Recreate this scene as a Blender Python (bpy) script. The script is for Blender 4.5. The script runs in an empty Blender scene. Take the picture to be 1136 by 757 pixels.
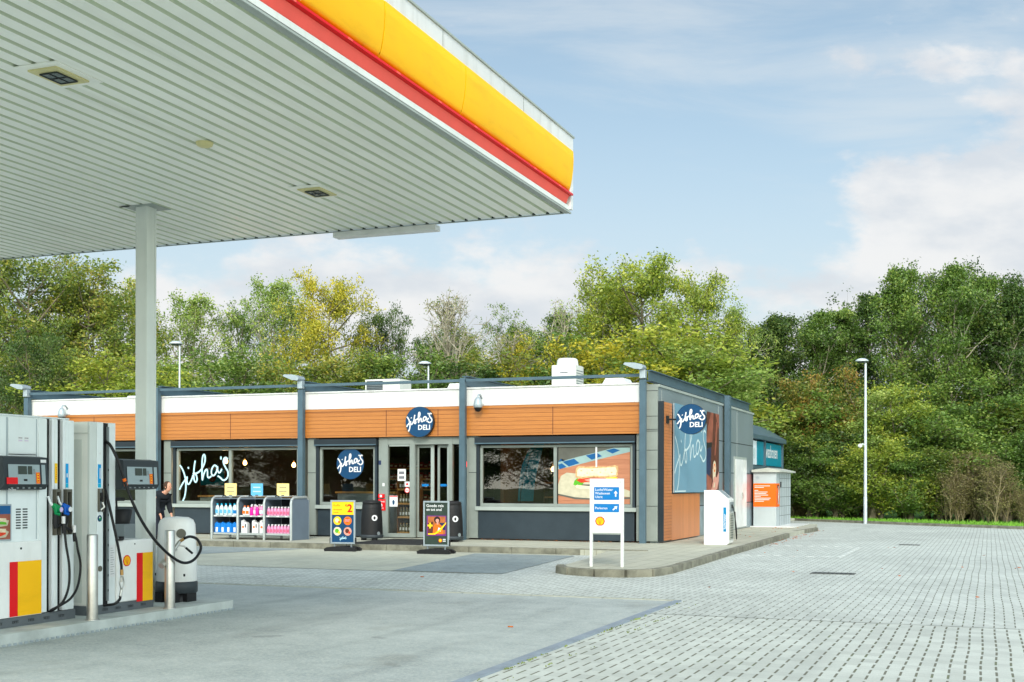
import bpy, bmesh, math, random
import numpy as np
from mathutils import Vector, Matrix

R = math.radians
scene = bpy.context.scene
col = scene.collection

# ------------------------------------------------------------------ camera
YAW, ROLL, FPX, EYE = 0.3695, 0.002, 1367.0, 1.5
cam_data = bpy.data.cameras.new('camera')
cam = bpy.data.objects.new('camera', cam_data)
col.objects.link(cam)
cam_data.sensor_width = 36.0
cam_data.lens = FPX / 1136 * 36
cam_data.shift_y = 158.8 / 1136
cam_data.clip_end = 2000
cam.matrix_world = (Matrix.Translation((0, 0, EYE)) @ Matrix.Rotation(YAW, 4, 'Z')
                    @ Matrix.Rotation(R(90), 4, 'X') @ Matrix.Rotation(ROLL, 4, 'Z'))
scene.camera = cam

# ------------------------------------------------------------------ light
SUN_EL = R(31)
TRAVEL = Vector((-0.34, 0.94, 0)).normalized()          # horizontal travel of the sunlight
scene.view_settings.view_transform = 'Standard'
scene.view_settings.look = 'None'
scene.view_settings.gamma = 1
scene.view_settings.exposure = 0.80
sd = bpy.data.lights.new('sun', 'SUN')
sd.energy = 1.2
sd.angle = R(10)
sd.color = (1.0, 0.95, 0.87)
sun = bpy.data.objects.new('sun', sd)
col.objects.link(sun)
dirv = Vector((TRAVEL.x * math.cos(SUN_EL), TRAVEL.y * math.cos(SUN_EL), -math.sin(SUN_EL)))
sun.rotation_euler = dirv.to_track_quat('-Z', 'Y').to_euler()

world = bpy.data.worlds.new('World')
scene.world = world
world.use_nodes = True


class NG:
    """small helper that writes shader node graphs"""
    def __init__(self, nt):
        self.nt = nt; self.n = nt.nodes; self.l = nt.links
    def new(self, t, **kw):
        nd = self.n.new(t)
        for k, v in kw.items(): setattr(nd, k, v)
        return nd
    def put(self, sock, v):
        if v is None: return
        if isinstance(v, bpy.types.NodeSocket): self.l.new(v, sock)
        else: sock.default_value = v
    def m(self, op, a, b=None, c=None, clamp=False):
        nd = self.new('ShaderNodeMath', operation=op, use_clamp=clamp)
        self.put(nd.inputs[0], a); self.put(nd.inputs[1], b); self.put(nd.inputs[2], c)
        return nd.outputs[0]
    def mix(self, f, a, b):
        nd = self.new('ShaderNodeMix', data_type='RGBA')
        self.put(nd.inputs[0], f); self.put(nd.inputs[6], a); self.put(nd.inputs[7], b)
        return nd.outputs[2]
    def ss(self, v, lo, hi):
        nd = self.new('ShaderNodeMapRange', interpolation_type='SMOOTHSTEP')
        self.put(nd.inputs[0], v); nd.inputs[1].default_value = lo; nd.inputs[2].default_value = hi
        return nd.outputs[0]
    def noise(self, vec, scale, detail=4, rough=0.55, dist=0.0):
        nd = self.new('ShaderNodeTexNoise')
        self.put(nd.inputs['Vector'], vec)
        nd.inputs['Scale'].default_value = scale; nd.inputs['Detail'].default_value = detail
        nd.inputs['Roughness'].default_value = rough; nd.inputs['Distortion'].default_value = dist
        return nd.outputs[0]
    def comb(self, x, y, z=0.0):
        nd = self.new('ShaderNodeCombineXYZ')
        self.put(nd.inputs[0], x); self.put(nd.inputs[1], y); self.put(nd.inputs[2], z)
        return nd.outputs[0]
    def sep(self, v):
        nd = self.new('ShaderNodeSeparateXYZ'); self.put(nd.inputs[0], v)
        return nd.outputs


def build_world():
    g = NG(world.node_tree)
    g.n.clear()
    out = g.new('ShaderNodeOutputWorld')
    bg = g.new('ShaderNodeBackground')
    sky = g.new('ShaderNodeTexSky')
    sky.sky_type = 'NISHITA'
    sky.sun_disc = False
    sky.sun_elevation = SUN_EL
    # sun azimuth: direction towards the sun is -TRAVEL
    sky.sun_rotation = math.atan2(-TRAVEL.x, -TRAVEL.y)
    sky.air_density = 1.0; sky.dust_density = 0.6; sky.ozone_density = 2.5
    tc = g.new('ShaderNodeTexCoord').outputs['Generated']
    x, y, z = g.sep(tc)
    c, s = math.cos(YAW), math.sin(YAW)
    X = g.m('ADD', g.m('MULTIPLY', x, c), g.m('MULTIPLY', y, s))
    Y = g.m('ADD', g.m('MULTIPLY', x, -s), g.m('MULTIPLY', y, c))
    Yp = g.m('MAXIMUM', g.m('ABSOLUTE', Y), 0.15)
    px = g.m('DIVIDE', X, Yp)
    pz = g.m('DIVIDE', z, Yp)

    def blob(cx, cz, rx, rz, k):
        dx = g.m('DIVIDE', g.m('SUBTRACT', px, cx), rx)
        dz = g.m('DIVIDE', g.m('SUBTRACT', pz, cz), rz)
        d2 = g.m('ADD', g.m('MULTIPLY', dx, dx), g.m('MULTIPLY', dz, dz))
        return g.m('MULTIPLY', g.m('POWER', 2.718, g.m('MULTIPLY', d2, -1.0)), k)
    def add(*a):
        r = a[0]
        for b in a[1:]: r = g.m('ADD', r, b)
        return r
    v = g.comb(px, g.m('MULTIPLY', pz, 1.9), 0.0)
    vs = g.comb(px, g.m('MULTIPLY', pz, 4.2), 3.1)
    n1 = g.noise(v, 9.5, 11, 0.60, 0.05)
    n1b = g.noise(v, 3.2, 3, 0.5, 0.1)
    n2 = g.noise(vs, 4.0, 9, 0.6, 0.5)
    # billowing cloud masses, low on the right and behind the roof line
    cum = add(n1, g.m('MULTIPLY', n1b, 0.35),
              blob(0.35, 0.165, 0.125, 0.075, 0.60), blob(0.45, 0.24, 0.10, 0.07, 0.40), blob(0.30, 0.235, 0.035, 0.03, 0.22),
              blob(0.42, 0.34, 0.19, 0.04, 0.22),
              blob(-0.05, 0.15, 0.16, 0.055, 0.34), blob(-0.30, 0.14, 0.20, 0.05, 0.28), blob(0.15, 0.10, 0.3, 0.04, 0.2),
              blob(0.06, 0.18, 0.035, 0.03, 0.12))
    cmask = g.ss(cum, 0.81, 1.01)
    # thin streaks higher up
    st = add(n2, blob(0.12, 0.36, 0.16, 0.035, 0.20), blob(0.28, 0.29, 0.10, 0.02, 0.2),
             blob(0.40, 0.33, 0.12, 0.06, 0.22), blob(0.27, 0.23, 0.12, 0.015, 0.12))
    smask = g.m('MULTIPLY', g.ss(st, 0.48, 0.88), 0.55)
    # pale veil close to the horizon
    veil = g.m('ADD', g.m('MULTIPLY', g.ss(pz, 0.36, 0.03), 0.58), 0.32)
    shade = g.noise(g.comb(px, g.m('MULTIPLY', pz, 2.2), 7.0), 9, 6, 0.55)
    ccol = g.mix(g.ss(shade, 0.36, 0.62), (0.80, 0.84, 0.89, 1), (1.02, 1.01, 1.0, 1))
    skyc = g.new('ShaderNodeVectorMath', operation='MULTIPLY')
    g.put(skyc.inputs[0], sky.outputs[0]); skyc.inputs[1].default_value = SKYMUL
    c1 = g.mix(veil, skyc.outputs[0], (6.1, 6.5, 6.8, 1))
    c2 = g.mix(smask, c1, (6.6, 7.1, 7.4, 1))
    sc10 = g.new('ShaderNodeVectorMath', operation='SCALE')
    g.put(sc10.inputs[0], ccol); sc10.inputs[3].default_value = 7.9
    c3 = g.mix(g.m('MULTIPLY', cmask, 0.86), c2, sc10.outputs[0])
    # unseen sky behind the photographer, boosted and warmed as added fill light
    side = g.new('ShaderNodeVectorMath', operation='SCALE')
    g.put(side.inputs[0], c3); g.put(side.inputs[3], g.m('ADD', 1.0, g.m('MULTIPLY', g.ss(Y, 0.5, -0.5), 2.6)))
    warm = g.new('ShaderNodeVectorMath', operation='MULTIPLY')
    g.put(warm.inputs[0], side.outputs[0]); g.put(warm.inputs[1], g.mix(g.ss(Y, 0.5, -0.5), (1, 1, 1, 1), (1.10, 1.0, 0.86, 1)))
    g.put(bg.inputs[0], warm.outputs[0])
    bg.inputs[1].default_value = 0.066
    g.l.new(bg.outputs[0], out.inputs[0])
SKYMUL = (1.27, 1.42, 1.26)
build_world()

# ------------------------------------------------------------------ materials
def S(r, g, b, k=1.0):
    def f(c):
        c /= 255.0
        return c / 12.92 if c <= 0.04045 else ((c + 0.055) / 1.055) ** 2.4
    return (f(r) * k, f(g) * k, f(b) * k, 1)

def mat(name, rgb, rough=0.5, metal=0.0, vary=0.10, vscale=2.5, bump=0.0, bscale=40, emit=None, es=0, coat=0, spec=0.28, streak=0.0, smap=(7, 7, 0.5)):
    m = bpy.data.materials.new(name); m.use_nodes = True
    g = NG(m.node_tree)
    b = g.n['Principled BSDF']
    if len(rgb) == 3: rgb = (*rgb, 1)
    tc = g.new('ShaderNodeTexCoord').outputs['Object']
    if vary:
        n = g.noise(tc, vscale, 5, 0.6)
        f = g.ss(n, 0.3, 0.7)
        lo = tuple(c * (1 - vary) for c in rgb[:3]) + (1,)
        hi = tuple(min(1, c * (1 + vary * 0.7)) for c in rgb[:3]) + (1,)
        cc = g.mix(f, lo, hi)
        if streak:
            mp = g.new('ShaderNodeMapping'); g.put(mp.inputs[0], tc); mp.inputs['Scale'].default_value = smap
            sn = g.m('MULTIPLY', g.ss(g.noise(mp.outputs[0], 1.0, 6, 0.65), 0.48, 0.72), streak)
            cc = g.mix(sn, cc, (rgb[0] * 0.55, rgb[1] * 0.54, rgb[2] * 0.48, 1))
        g.put(b.inputs['Base Color'], cc)
        rn = g.m('ADD', g.m('MULTIPLY', n, 0.2), rough - 0.1, clamp=True)
        g.put(b.inputs['Roughness'], rn)
    else:
        b.inputs['Base Color'].default_value = rgb
        b.inputs['Roughness'].default_value = rough
    b.inputs['Metallic'].default_value = metal
    b.inputs['Specular IOR Level'].default_value = spec
    if coat: b.inputs['Coat Weight'].default_value = coat
    if bump:
        bn = g.new('ShaderNodeBump'); bn.inputs['Strength'].default_value = bump; bn.inputs['Distance'].default_value = 0.01
        g.put(bn.inputs['Height'], g.noise(tc, bscale, 4, 0.6))
        g.l.new(bn.outputs[0], b.inputs['Normal'])
    if emit:
        b.inputs['Emission Color'].default_value = (*emit[:3], 1); b.inputs['Emission Strength'].default_value = es
    return m

M = {}
M['white'] = mat('white_paint', (0.70, 0.70, 0.68), 0.4)
M['offwhite'] = mat('white_coated_sheet', (0.68, 0.68, 0.665), 0.4, vary=0.07, vscale=0.8, streak=0.35, smap=(5, 5, 0.6))
M['steelblue'] = mat('blue_grey_coated_steel', S(76, 97, 108), 0.38, vary=0.12, vscale=3)
M['darkblue'] = mat('dark_blue_grey_panel', S(48, 58, 65), 0.4, vary=0.12, vscale=2)
M['shutter'] = mat('dark_shutter_box', S(34, 42, 48), 0.4)
M['greygreen'] = mat('grey_aluminium_profile', S(133, 140, 134), 0.42, vary=0.08)
M['greygreen2'] = mat('grey_aluminium_profile_pale', S(158, 166, 160), 0.42, vary=0.08)
M['wallmetal'] = mat('grey_wall_sheet', S(128, 140, 145), 0.38, metal=0.2, vary=0.08, vscale=0.6)
M['zinc'] = mat('weathered_zinc_sheet', S(150, 165, 172), 0.35, metal=0.35, vary=0.25, vscale=3)
M['joint'] = mat('dark_joint', S(50, 56, 58), 0.8)
M['black'] = mat('black_plastic', (0.010, 0.010, 0.011), 0.5, spec=0.3)
M['rubber'] = mat('black_rubber', (0.010, 0.010, 0.011), 0.42)
M['darkgrey'] = mat('dark_grey_plastic', S(52, 58, 62), 0.45)
M['midgrey'] = mat('mid_grey_plastic', S(120, 128, 130), 0.5)
M['stainless'] = mat('brushed_stainless', (0.50, 0.49, 0.46), 0.33, metal=0.85, vary=0.15, vscale=6)
M['silver'] = mat('silver_paint', S(165, 175, 180), 0.35, metal=0.4, vary=0.08)
M['pumpgrey'] = mat('pump_grey_paint', S(224, 230, 230), 0.32, vary=0.05, vscale=2, streak=0.22, smap=(9, 9, 0.9))
M['pumpside'] = mat('pump_cream_side', S(232, 232, 224), 0.38, vary=0.05)
M['pumpinset'] = mat('pump_inset_panel', S(210, 213, 204), 0.42, vary=0.05)
M['gloss_white'] = mat('gloss_white_shell', (0.80, 0.80, 0.78), 0.22, vary=0.05, streak=0.15, smap=(6, 6, 1.2))
M['yellow'] = mat('fascia_yellow', S(252, 188, 2), 0.5, vary=0.06, vscale=0.7, streak=0.22, smap=(2, 2, 9))
M['red'] = mat('signal_red', S(222, 12, 20), 0.35, vary=0.05)
M['redsoft'] = mat('faded_red_sheet', S(250, 96, 84), 0.45, vary=0.06)
M['orange'] = mat('orange_print', S(240, 110, 20), 0.45, vary=0.05)
M['signblue'] = mat('sign_blue', S(0, 112, 180), 0.4, vary=0.05)
M['cyan'] = mat('cyan_label', S(0, 150, 215), 0.4, vary=0.05)
M['navy'] = mat('logo_navy', S(8, 62, 100), 0.4, vary=0.06)
M['postblue'] = mat('poster_grey_blue', S(112, 152, 172), 0.4, vary=0.05, vscale=0.7)
M['scriptblue'] = mat('pale_blue_script', S(190, 228, 238), 0.5, vary=0)
M['printwhite'] = mat('print_white', (0.72, 0.72, 0.72), 0.5, vary=0)
M['teal'] = mat('teal_panel', S(0, 128, 150), 0.4, vary=0.06)
M['concrete'] = mat('island_concrete', S(180, 186, 182), 0.8, vary=0.18, vscale=3, bump=0.4)
M['kerb'] = mat('kerb_concrete', S(122, 120, 106), 0.9, vary=0.35, vscale=4, bump=0.6)
M['palekerb'] = mat('pale_kerb_concrete', S(168, 170, 158), 0.9, vary=0.2, vscale=5, bump=0.4)
M['roof'] = mat('roof_felt', S(95, 98, 98), 0.9)
M['dome'] = mat('opal_dome', (0.72, 0.73, 0.72), 0.4)
M['brass'] = mat('brass', (0.55, 0.32, 0.12), 0.35, metal=0.9)
M['green'] = mat('green_plastic', S(0, 140, 80), 0.4)
M['blue'] = mat('blue_plastic', S(0, 90, 190), 0.4)
M['lilac'] = mat('lilac_sticker', S(200, 180, 215), 0.5, vary=0)
M['purple'] = mat('purple_print', S(110, 40, 120), 0.5, vary=0)
M['yellowp'] = mat('yellow_print', S(250, 200, 20), 0.5, vary=0)
M['skin'] = mat('skin', S(205, 150, 125), 0.55, vary=0.05)
M['hair'] = mat('brown_hair', S(70, 48, 34), 0.7)
M['cloth'] = mat('dark_jacket_cloth', S(28, 32, 38), 0.85, vary=0.2, vscale=20, bump=0.4)
M['trouser'] = mat('dark_trousers', S(30, 34, 46), 0.85)
M['wood_in'] = mat('interior_wood', S(120, 78, 44), 0.5)
M['dark_in'] = mat('interior_dark', S(72, 60, 50), 0.8)
M['floor_in'] = mat('interior_floor', S(70, 66, 60), 0.4)
M['screen'] = mat('display_glass', S(58, 66, 60), 0.15, vary=0.1)
M['lamp_warm'] = mat('warm_bulb', (1, 0.6, 0.2), 0.5, vary=0, emit=(1, 0.55, 0.16), es=14)
M['led_red'] = mat('red_led', (1, 0.02, 0.02), 0.5, vary=0, emit=(1, 0.02, 0.015), es=3.0)
M['led_white'] = mat('white_lamp', (1, 1, 1), 0.5, vary=0, emit=(1, 0.95, 0.85), es=5)
M['lampglass'] = mat('lamp_grid_glass', S(70, 84, 84), 0.25)
M['brownp'] = mat('chocolate_print', S(92, 46, 34), 0.45, vary=0.3, vscale=4)
M['brownl'] = mat('reddish_print', S(150, 84, 66), 0.45, vary=0.3, vscale=3)
M['navyp'] = mat('navy_print', S(30, 44, 80), 0.45, vary=0.2)
M['skinp'] = mat('skin_print', S(214, 150, 132), 0.45, vary=0.12, vscale=8)
M['cream'] = mat('bread_print', S(228, 208, 176), 0.45, vary=0.16, vscale=14)
M['board'] = mat('serving_board_print', S(190, 182, 156), 0.45, vary=0.12, vscale=6)
M['tomato'] = mat('tomato_print', S(214, 60, 30), 0.45, vary=0.2, vscale=12)
M['lettuce'] = mat('lettuce_print', S(90, 170, 40), 0.45, vary=0.2, vscale=12)
M['checkblue'] = mat('cloth_blue_print', S(16, 84, 138), 0.45, vary=0.12)
M['checkpale'] = mat('cloth_pale_print', S(140, 166, 164), 0.45, vary=0.12)
M['shadowp'] = mat('dark_print', S(92, 92, 84), 0.45, vary=0.15)
M['pink'] = mat('pink_liquid', S(220, 146, 182), 0.3, vary=0.1, vscale=20)
M['magenta'] = mat('magenta_liquid', S(214, 30, 150), 0.3, vary=0.1)
M['clear'] = mat('pale_clear_plastic', S(205, 222, 226), 0.25, vary=0.08, vscale=15)
M['capblue'] = mat('turquoise_cap', S(0, 170, 210), 0.35, vary=0)
M['canblue'] = mat('blue_jerrycan', S(20, 120, 205), 0.35, vary=0.08)
M['rackgrey'] = mat('rack_grey_panel', S(104, 118, 132), 0.45, vary=0.07)
M['racktube'] = mat('rack_tube', S(172, 178, 176), 0.4, metal=0.3, vary=0.06)
M['rackdark'] = mat('rack_dark_back', S(48, 54, 62), 0.6)
M['cardyellow'] = mat('yellow_price_card', S(246, 220, 140), 0.6, vary=0)
M['cardblue'] = mat('blue_price_card', S(96, 172, 210), 0.6, vary=0)
M['greytext'] = mat('grey_print', S(110, 110, 116), 0.6, vary=0)
M['matcloth'] = mat('door_mat_fabric', S(44, 44, 44), 0.95, vary=0.2, vscale=60, bump=0.8, bscale=300)
M['bark'] = mat('grey_bark', S(120, 112, 92), 0.9, vary=0.35, vscale=3, bump=0.5)
M['palebark'] = mat('pale_bark', S(165, 158, 138), 0.85, vary=0.25, vscale=3)
M['twig'] = mat('dry_twig', S(128, 116, 88), 0.9, vary=0.25, vscale=2)
M['frameyellow'] = mat('aged_lamp_frame', S(214, 205, 150), 0.5, vary=0.1, vscale=9)
M['redreflect'] = mat('painted_red_reflection', S(176, 128, 128), 0.4, metal=0.2)  # pinkish reflection near the side door, painted as a wall colour
M['shopbox'] = mat('product_card_red', S(150, 40, 36), 0.5, vary=0.3, vscale=14)
M['bottleglass'] = mat('brown_bottle', S(120, 110, 80), 0.2, vary=0.3, vscale=9)
M['curbpaint'] = mat('white_paving_brick', S(205, 208, 204), 0.8, vary=0.15, vscale=9)
M['leaf_litter'] = mat('fallen_leaf', S(186, 104, 52), 0.8, vary=0.3, vscale=9)


def mat_wood(name, rgb, axis, pitch, groove=0.12, gloss=0.4):
    """cladding boards: grooves every `pitch` metres along the axis (0 x, 1 y, 2 z)"""
    m = bpy.data.materials.new(name); m.use_nodes = True
    g = NG(m.node_tree); b = g.n['Principled BSDF']
    tc = g.new('ShaderNodeTexCoord').outputs['Object']
    comp = g.sep(tc)
    q = g.m('DIVIDE', comp[axis], pitch)
    fr = g.m('FRACT', q)
    gm = g.m('LESS_THAN', fr, groove)
    fl = g.m('FLOOR', q)
    wn = g.new('ShaderNodeTexWhiteNoise', noise_dimensions='1D'); g.put(wn.inputs['W'], fl)
    stretch = g.new('ShaderNodeMapping'); g.put(stretch.inputs[0], tc)
    sc = [1.2, 1.2, 1.2]; sc[axis] = 22; stretch.inputs['Scale'].default_value = sc
    n = g.noise(stretch.outputs[0], 2.5, 6, 0.65)
    f = g.m('ADD', g.m('MULTIPLY', wn.outputs[0], 0.45), g.m('MULTIPLY', g.ss(n, 0.3, 0.7), 0.55))
    lo = (rgb[0] * 0.80, rgb[1] * 0.74, rgb[2] * 0.72, 1); hi = (rgb[0] * 1.08, rgb[1] * 1.1, rgb[2] * 1.15, 1)
    c = g.mix(f, lo, hi)
    c = g.mix(gm, c, (rgb[0] * 0.60, rgb[1] * 0.52, rgb[2] * 0.5, 1))
    g.put(b.inputs['Base Color'], c); b.inputs['Roughness'].default_value = gloss
    bn = g.new('ShaderNodeBump'); bn.inputs['Strength'].default_value = 0.6; bn.inputs['Distance'].default_value = 0.01
    g.put(bn.inputs['Height'], g.m('SUBTRACT', 1.0, gm)); g.l.new(bn.outputs[0], b.inputs['Normal'])
    return m
M['wood'] = mat_wood('orange_wood_cladding', S(184, 116, 50), 2, 0.098)
M['woodside'] = mat_wood('orange_wood_slats', S(198, 122, 66), 2, 0.075, 0.16)
M['woodplain'] = mat_wood('orange_wood_panel', S(214, 134, 80), 1, 0.16, 0.02, 0.3)


def mat_glass(name, tint, base=0.05, rough=0.01):
    m = bpy.data.materials.new(name); m.use_nodes = True
    g = NG(m.node_tree); g.n.clear()
    out = g.new('ShaderNodeOutputMaterial')
    tr = g.new('ShaderNodeBsdfTransparent'); tr.inputs[0].default_value = (*tint, 1)
    gl = g.new('ShaderNodeBsdfGlossy'); gl.inputs['Roughness'].default_value = rough
    gl.inputs[0].default_value = (0.95, 0.98, 0.96, 1)
    tc = g.new('ShaderNodeTexCoord').outputs['Object']
    bn = g.new('ShaderNodeBump'); bn.inputs['Strength'].default_value = 0.08; bn.inputs['Distance'].default_value = 0.02
    g.put(bn.inputs['Height'], g.noise(tc, 0.8, 2, 0.4)); g.l.new(bn.outputs[0], gl.inputs['Normal'])
    fr = g.new('ShaderNodeFresnel'); fr.inputs[0].default_value = 1.45
    mx = g.new('ShaderNodeMixShader')
    g.put(mx.inputs[0], g.m('ADD', g.m('MULTIPLY', fr.outputs[0], 0.9), base, clamp=True))
    g.l.new(tr.outputs[0], mx.inputs[1]); g.l.new(gl.outputs[0], mx.inputs[2]); g.l.new(mx.outputs[0], out.inputs[0])
    return m
M['drain'] = mat('cast_iron', S(96, 98, 94), 0.7)
M['glass'] = mat_glass('window_glass', (0.86, 0.88, 0.86), 0.0)
M['glassdark'] = mat_glass('tinted_window_glass', (0.60, 0.62, 0.62), 0.04)


def mat_pavers(name, base, joint, pu, pv, wu, duty, tone=0.0, herr=False, rot=0.0, moss=0.25):
    """concrete pavers with open joints: lines every pu, dashes of duty*pv, joint width wu"""
    m = bpy.data.materials.new(name); m.use_nodes = True
    g = NG(m.node_tree); b = g.n['Principled BSDF']
    tc = g.new('ShaderNodeTexCoord').outputs['Object']
    mp = g.new('ShaderNodeMapping'); g.put(mp.inputs[0], tc); mp.inputs['Rotation'].default_value = (0, 0, rot)
    x, y, z = g.sep(mp.outputs[0])
    big = g.noise(tc, 0.22, 4, 0.6)
    med = g.noise(tc, 1.3, 5, 0.65)
    fine = g.noise(tc, 60, 3, 0.6)
    # rows wander slightly
    wob = g.m('MULTIPLY', g.m('SUBTRACT', g.noise(tc, 0.35, 2, 0.5), 0.5), 0.05)
    xs = g.m('ADD', x, wob)
    qx = g.m('DIVIDE', xs, pu); fx = g.m('FRACT', qx); ix = g.m('FLOOR', qx)
    qy = g.m('ADD', g.m('DIVIDE', y, pv), g.m('MULTIPLY', ix, 0.34 if herr else 0.03))
    fy = g.m('FRACT', qy); iy = g.m('FLOOR', qy)
    lx = g.m('LESS_THAN', g.m('ABSOLUTE', g.m('SUBTRACT', fx, 0.5)), wu / pu / 2)
    dash = g.m('MULTIPLY', lx, g.m('LESS_THAN', fy, duty))
    # hairline cross joints
    cy = g.m('LESS_THAN', g.m('ABSOLUTE', g.m('SUBTRACT', g.m('FRACT', g.m('MULTIPLY', qy, 3.0)), 0.5)), 0.028)
    wn = g.new('ShaderNodeTexWhiteNoise', noise_dimensions='2D')
    g.put(wn.inputs[0], g.comb(g.m('FLOOR', g.m('ADD', qx, 0.5)), g.m('FLOOR', g.m('MULTIPLY', qy, 1.5))))
    t = g.m('ADD', g.m('MULTIPLY', wn.outputs[0], 0.40),
            g.m('ADD', g.m('MULTIPLY', g.ss(big, 0.3, 0.7), 0.36), g.m('MULTIPLY', g.ss(med, 0.3, 0.7), 0.34)))
    tyre = g.noise(g.comb(g.m('MULTIPLY', g.sep(tc)[0], 1.6), g.m('MULTIPLY', g.sep(tc)[1], 0.16)), 1.0, 3, 0.5)
    lo = tuple(c * 0.74 for c in base[:3]) + (1,); hi = tuple(c * 1.12 for c in base[:3]) + (1,)
    c = g.mix(t, lo, hi)
    c = g.mix(g.m('MULTIPLY', g.ss(fine, 0.35, 0.75), 0.16), c, (0.16, 0.16, 0.14, 1))
    c = g.mix(g.m('MULTIPLY', g.ss(tyre, 0.56, 0.72), 0.22), c, (0.26, 0.27, 0.26, 1))
    spot = g.ss(g.noise(tc, 2.6, 2, 0.4), 0.72, 0.78)
    c = g.mix(g.m('MULTIPLY', spot, 0.3), c, (0.17, 0.17, 0.16, 1))
    c = g.mix(g.m('MULTIPLY', cy, 0.35), c, tuple(q * 0.6 for q in base[:3]) + (1,))
    jm = g.mix(g.m('MULTIPLY', g.ss(g.noise(tc, 2.2, 4, 0.7), 0.52, 0.66), moss * 2), joint, (0.10, 0.15, 0.025, 1))
    c = g.mix(g.m('MULTIPLY', dash, 0.85), c, jm)
    g.put(b.inputs['Base Color'], c); b.inputs['Roughness'].default_value = 0.85
    b.inputs['Specular IOR Level'].default_value = 0.3
    bn = g.new('ShaderNodeBump'); bn.inputs['Strength'].default_value = 0.5; bn.inputs['Distance'].default_value = 0.008
    g.put(bn.inputs['Height'], g.m('SUBTRACT', g.m('MULTIPLY', fine, 0.35), g.m('ADD', dash, g.m('MULTIPLY', cy, 0.4))))
    g.l.new(bn.outputs[0], b.inputs['Normal'])
    return m
JC = S(88, 86, 68)
M['pavers'] = mat_pavers('grey_pavers', S(194, 198, 190), JC, 0.118, 0.315, 0.019, 0.68)
M['pavers_far'] = mat_pavers('grey_pavers_far_bay', S(192, 196, 189), JC, 0.105, 0.315, 0.014, 0.66, herr=True)
M['pavers_beige'] = mat_pavers('beige_pavers', S(188, 188, 170), S(140, 138, 118), 0.105, 0.21, 0.010, 0.55, herr=True, rot=R(45))
M['pavers_blue'] = mat_pavers('blue_grey_pavers', S(140, 150, 150), S(192, 198, 184), 0.21, 0.21, 0.014, 0.9, herr=True, rot=R(45), moss=0.4)
M['pavers_walk'] = mat_pavers('walkway_pavers', S(182, 180, 162), S(116, 112, 92), 0.30, 0.30, 0.012, 0.95, herr=False, moss=0.3)


def mat_asphalt():
    m = bpy.data.materials.new('worn_grey_slab'); m.use_nodes = True
    g = NG(m.node_tree); b = g.n['Principled BSDF']
    tc = g.new('ShaderNodeTexCoord').outputs['Object']
    mp = g.new('ShaderNodeMapping'); g.put(mp.inputs[0], tc); mp.inputs['Scale'].default_value = (0.45, 1, 1)
    big = g.noise(mp.outputs[0], 0.5, 5, 0.6); med = g.noise(tc, 3.0, 5, 0.7); fine = g.noise(tc, 34, 4, 0.75)
    t = g.m('ADD', g.m('MULTIPLY', g.ss(big, 0.3, 0.7), 0.55), g.m('MULTIPLY', g.ss(med, 0.3, 0.7), 0.45))
    c = g.mix(t, S(138, 147, 147), S(178, 185, 182))
    c = g.mix(g.m('MULTIPLY', g.ss(fine, 0.4, 0.7), 0.5), c, S(206, 206, 194))
    c = g.mix(g.m('MULTIPLY', g.ss(g.noise(tc, 130, 2, 0.5), 0.58, 0.7), 0.5), c, S(70, 74, 74))
    st = g.ss(g.noise(tc, 0.9, 3, 0.5), 0.60, 0.74)
    drip = g.ss(g.noise(tc, 1.9, 2, 0.4), 0.70, 0.75)
    c = g.mix(g.m('MULTIPLY', drip, 0.35), c, S(92, 94, 92))
    tw = g.noise(g.comb(g.m('MULTIPLY', g.sep(tc)[0], 1.5), g.m('MULTIPLY', g.sep(tc)[1], 0.14)), 1.0, 4, 0.55)
    c = g.mix(g.m('MULTIPLY', g.ss(tw, 0.52, 0.72), 0.30), c, S(112, 118, 117))
    c = g.mix(g.m('MULTIPLY', st, 0.35), c, S(126, 126, 116))
    g.put(b.inputs['Base Color'], c); b.inputs['Roughness'].default_value = 0.85
    bn = g.new('ShaderNodeBump'); bn.inputs['Strength'].default_value = 0.5; bn.inputs['Distance'].default_value = 0.006
    g.put(bn.inputs['Height'], fine); g.l.new(bn.outputs[0], b.inputs['Normal'])
    return m
M['asphalt'] = mat_asphalt()
M['grass'] = mat('lawn_grass', S(96, 150, 40), 0.9, vary=0.3, vscale=3, bump=0.8, bscale=60)
M['grassblade'] = mat('grass_blades', S(112, 160, 52), 0.7, vary=0.3, vscale=2)
M['earth'] = mat('field_ground', S(84, 100, 50), 0.95, vary=0.3, vscale=0.3)


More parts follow.
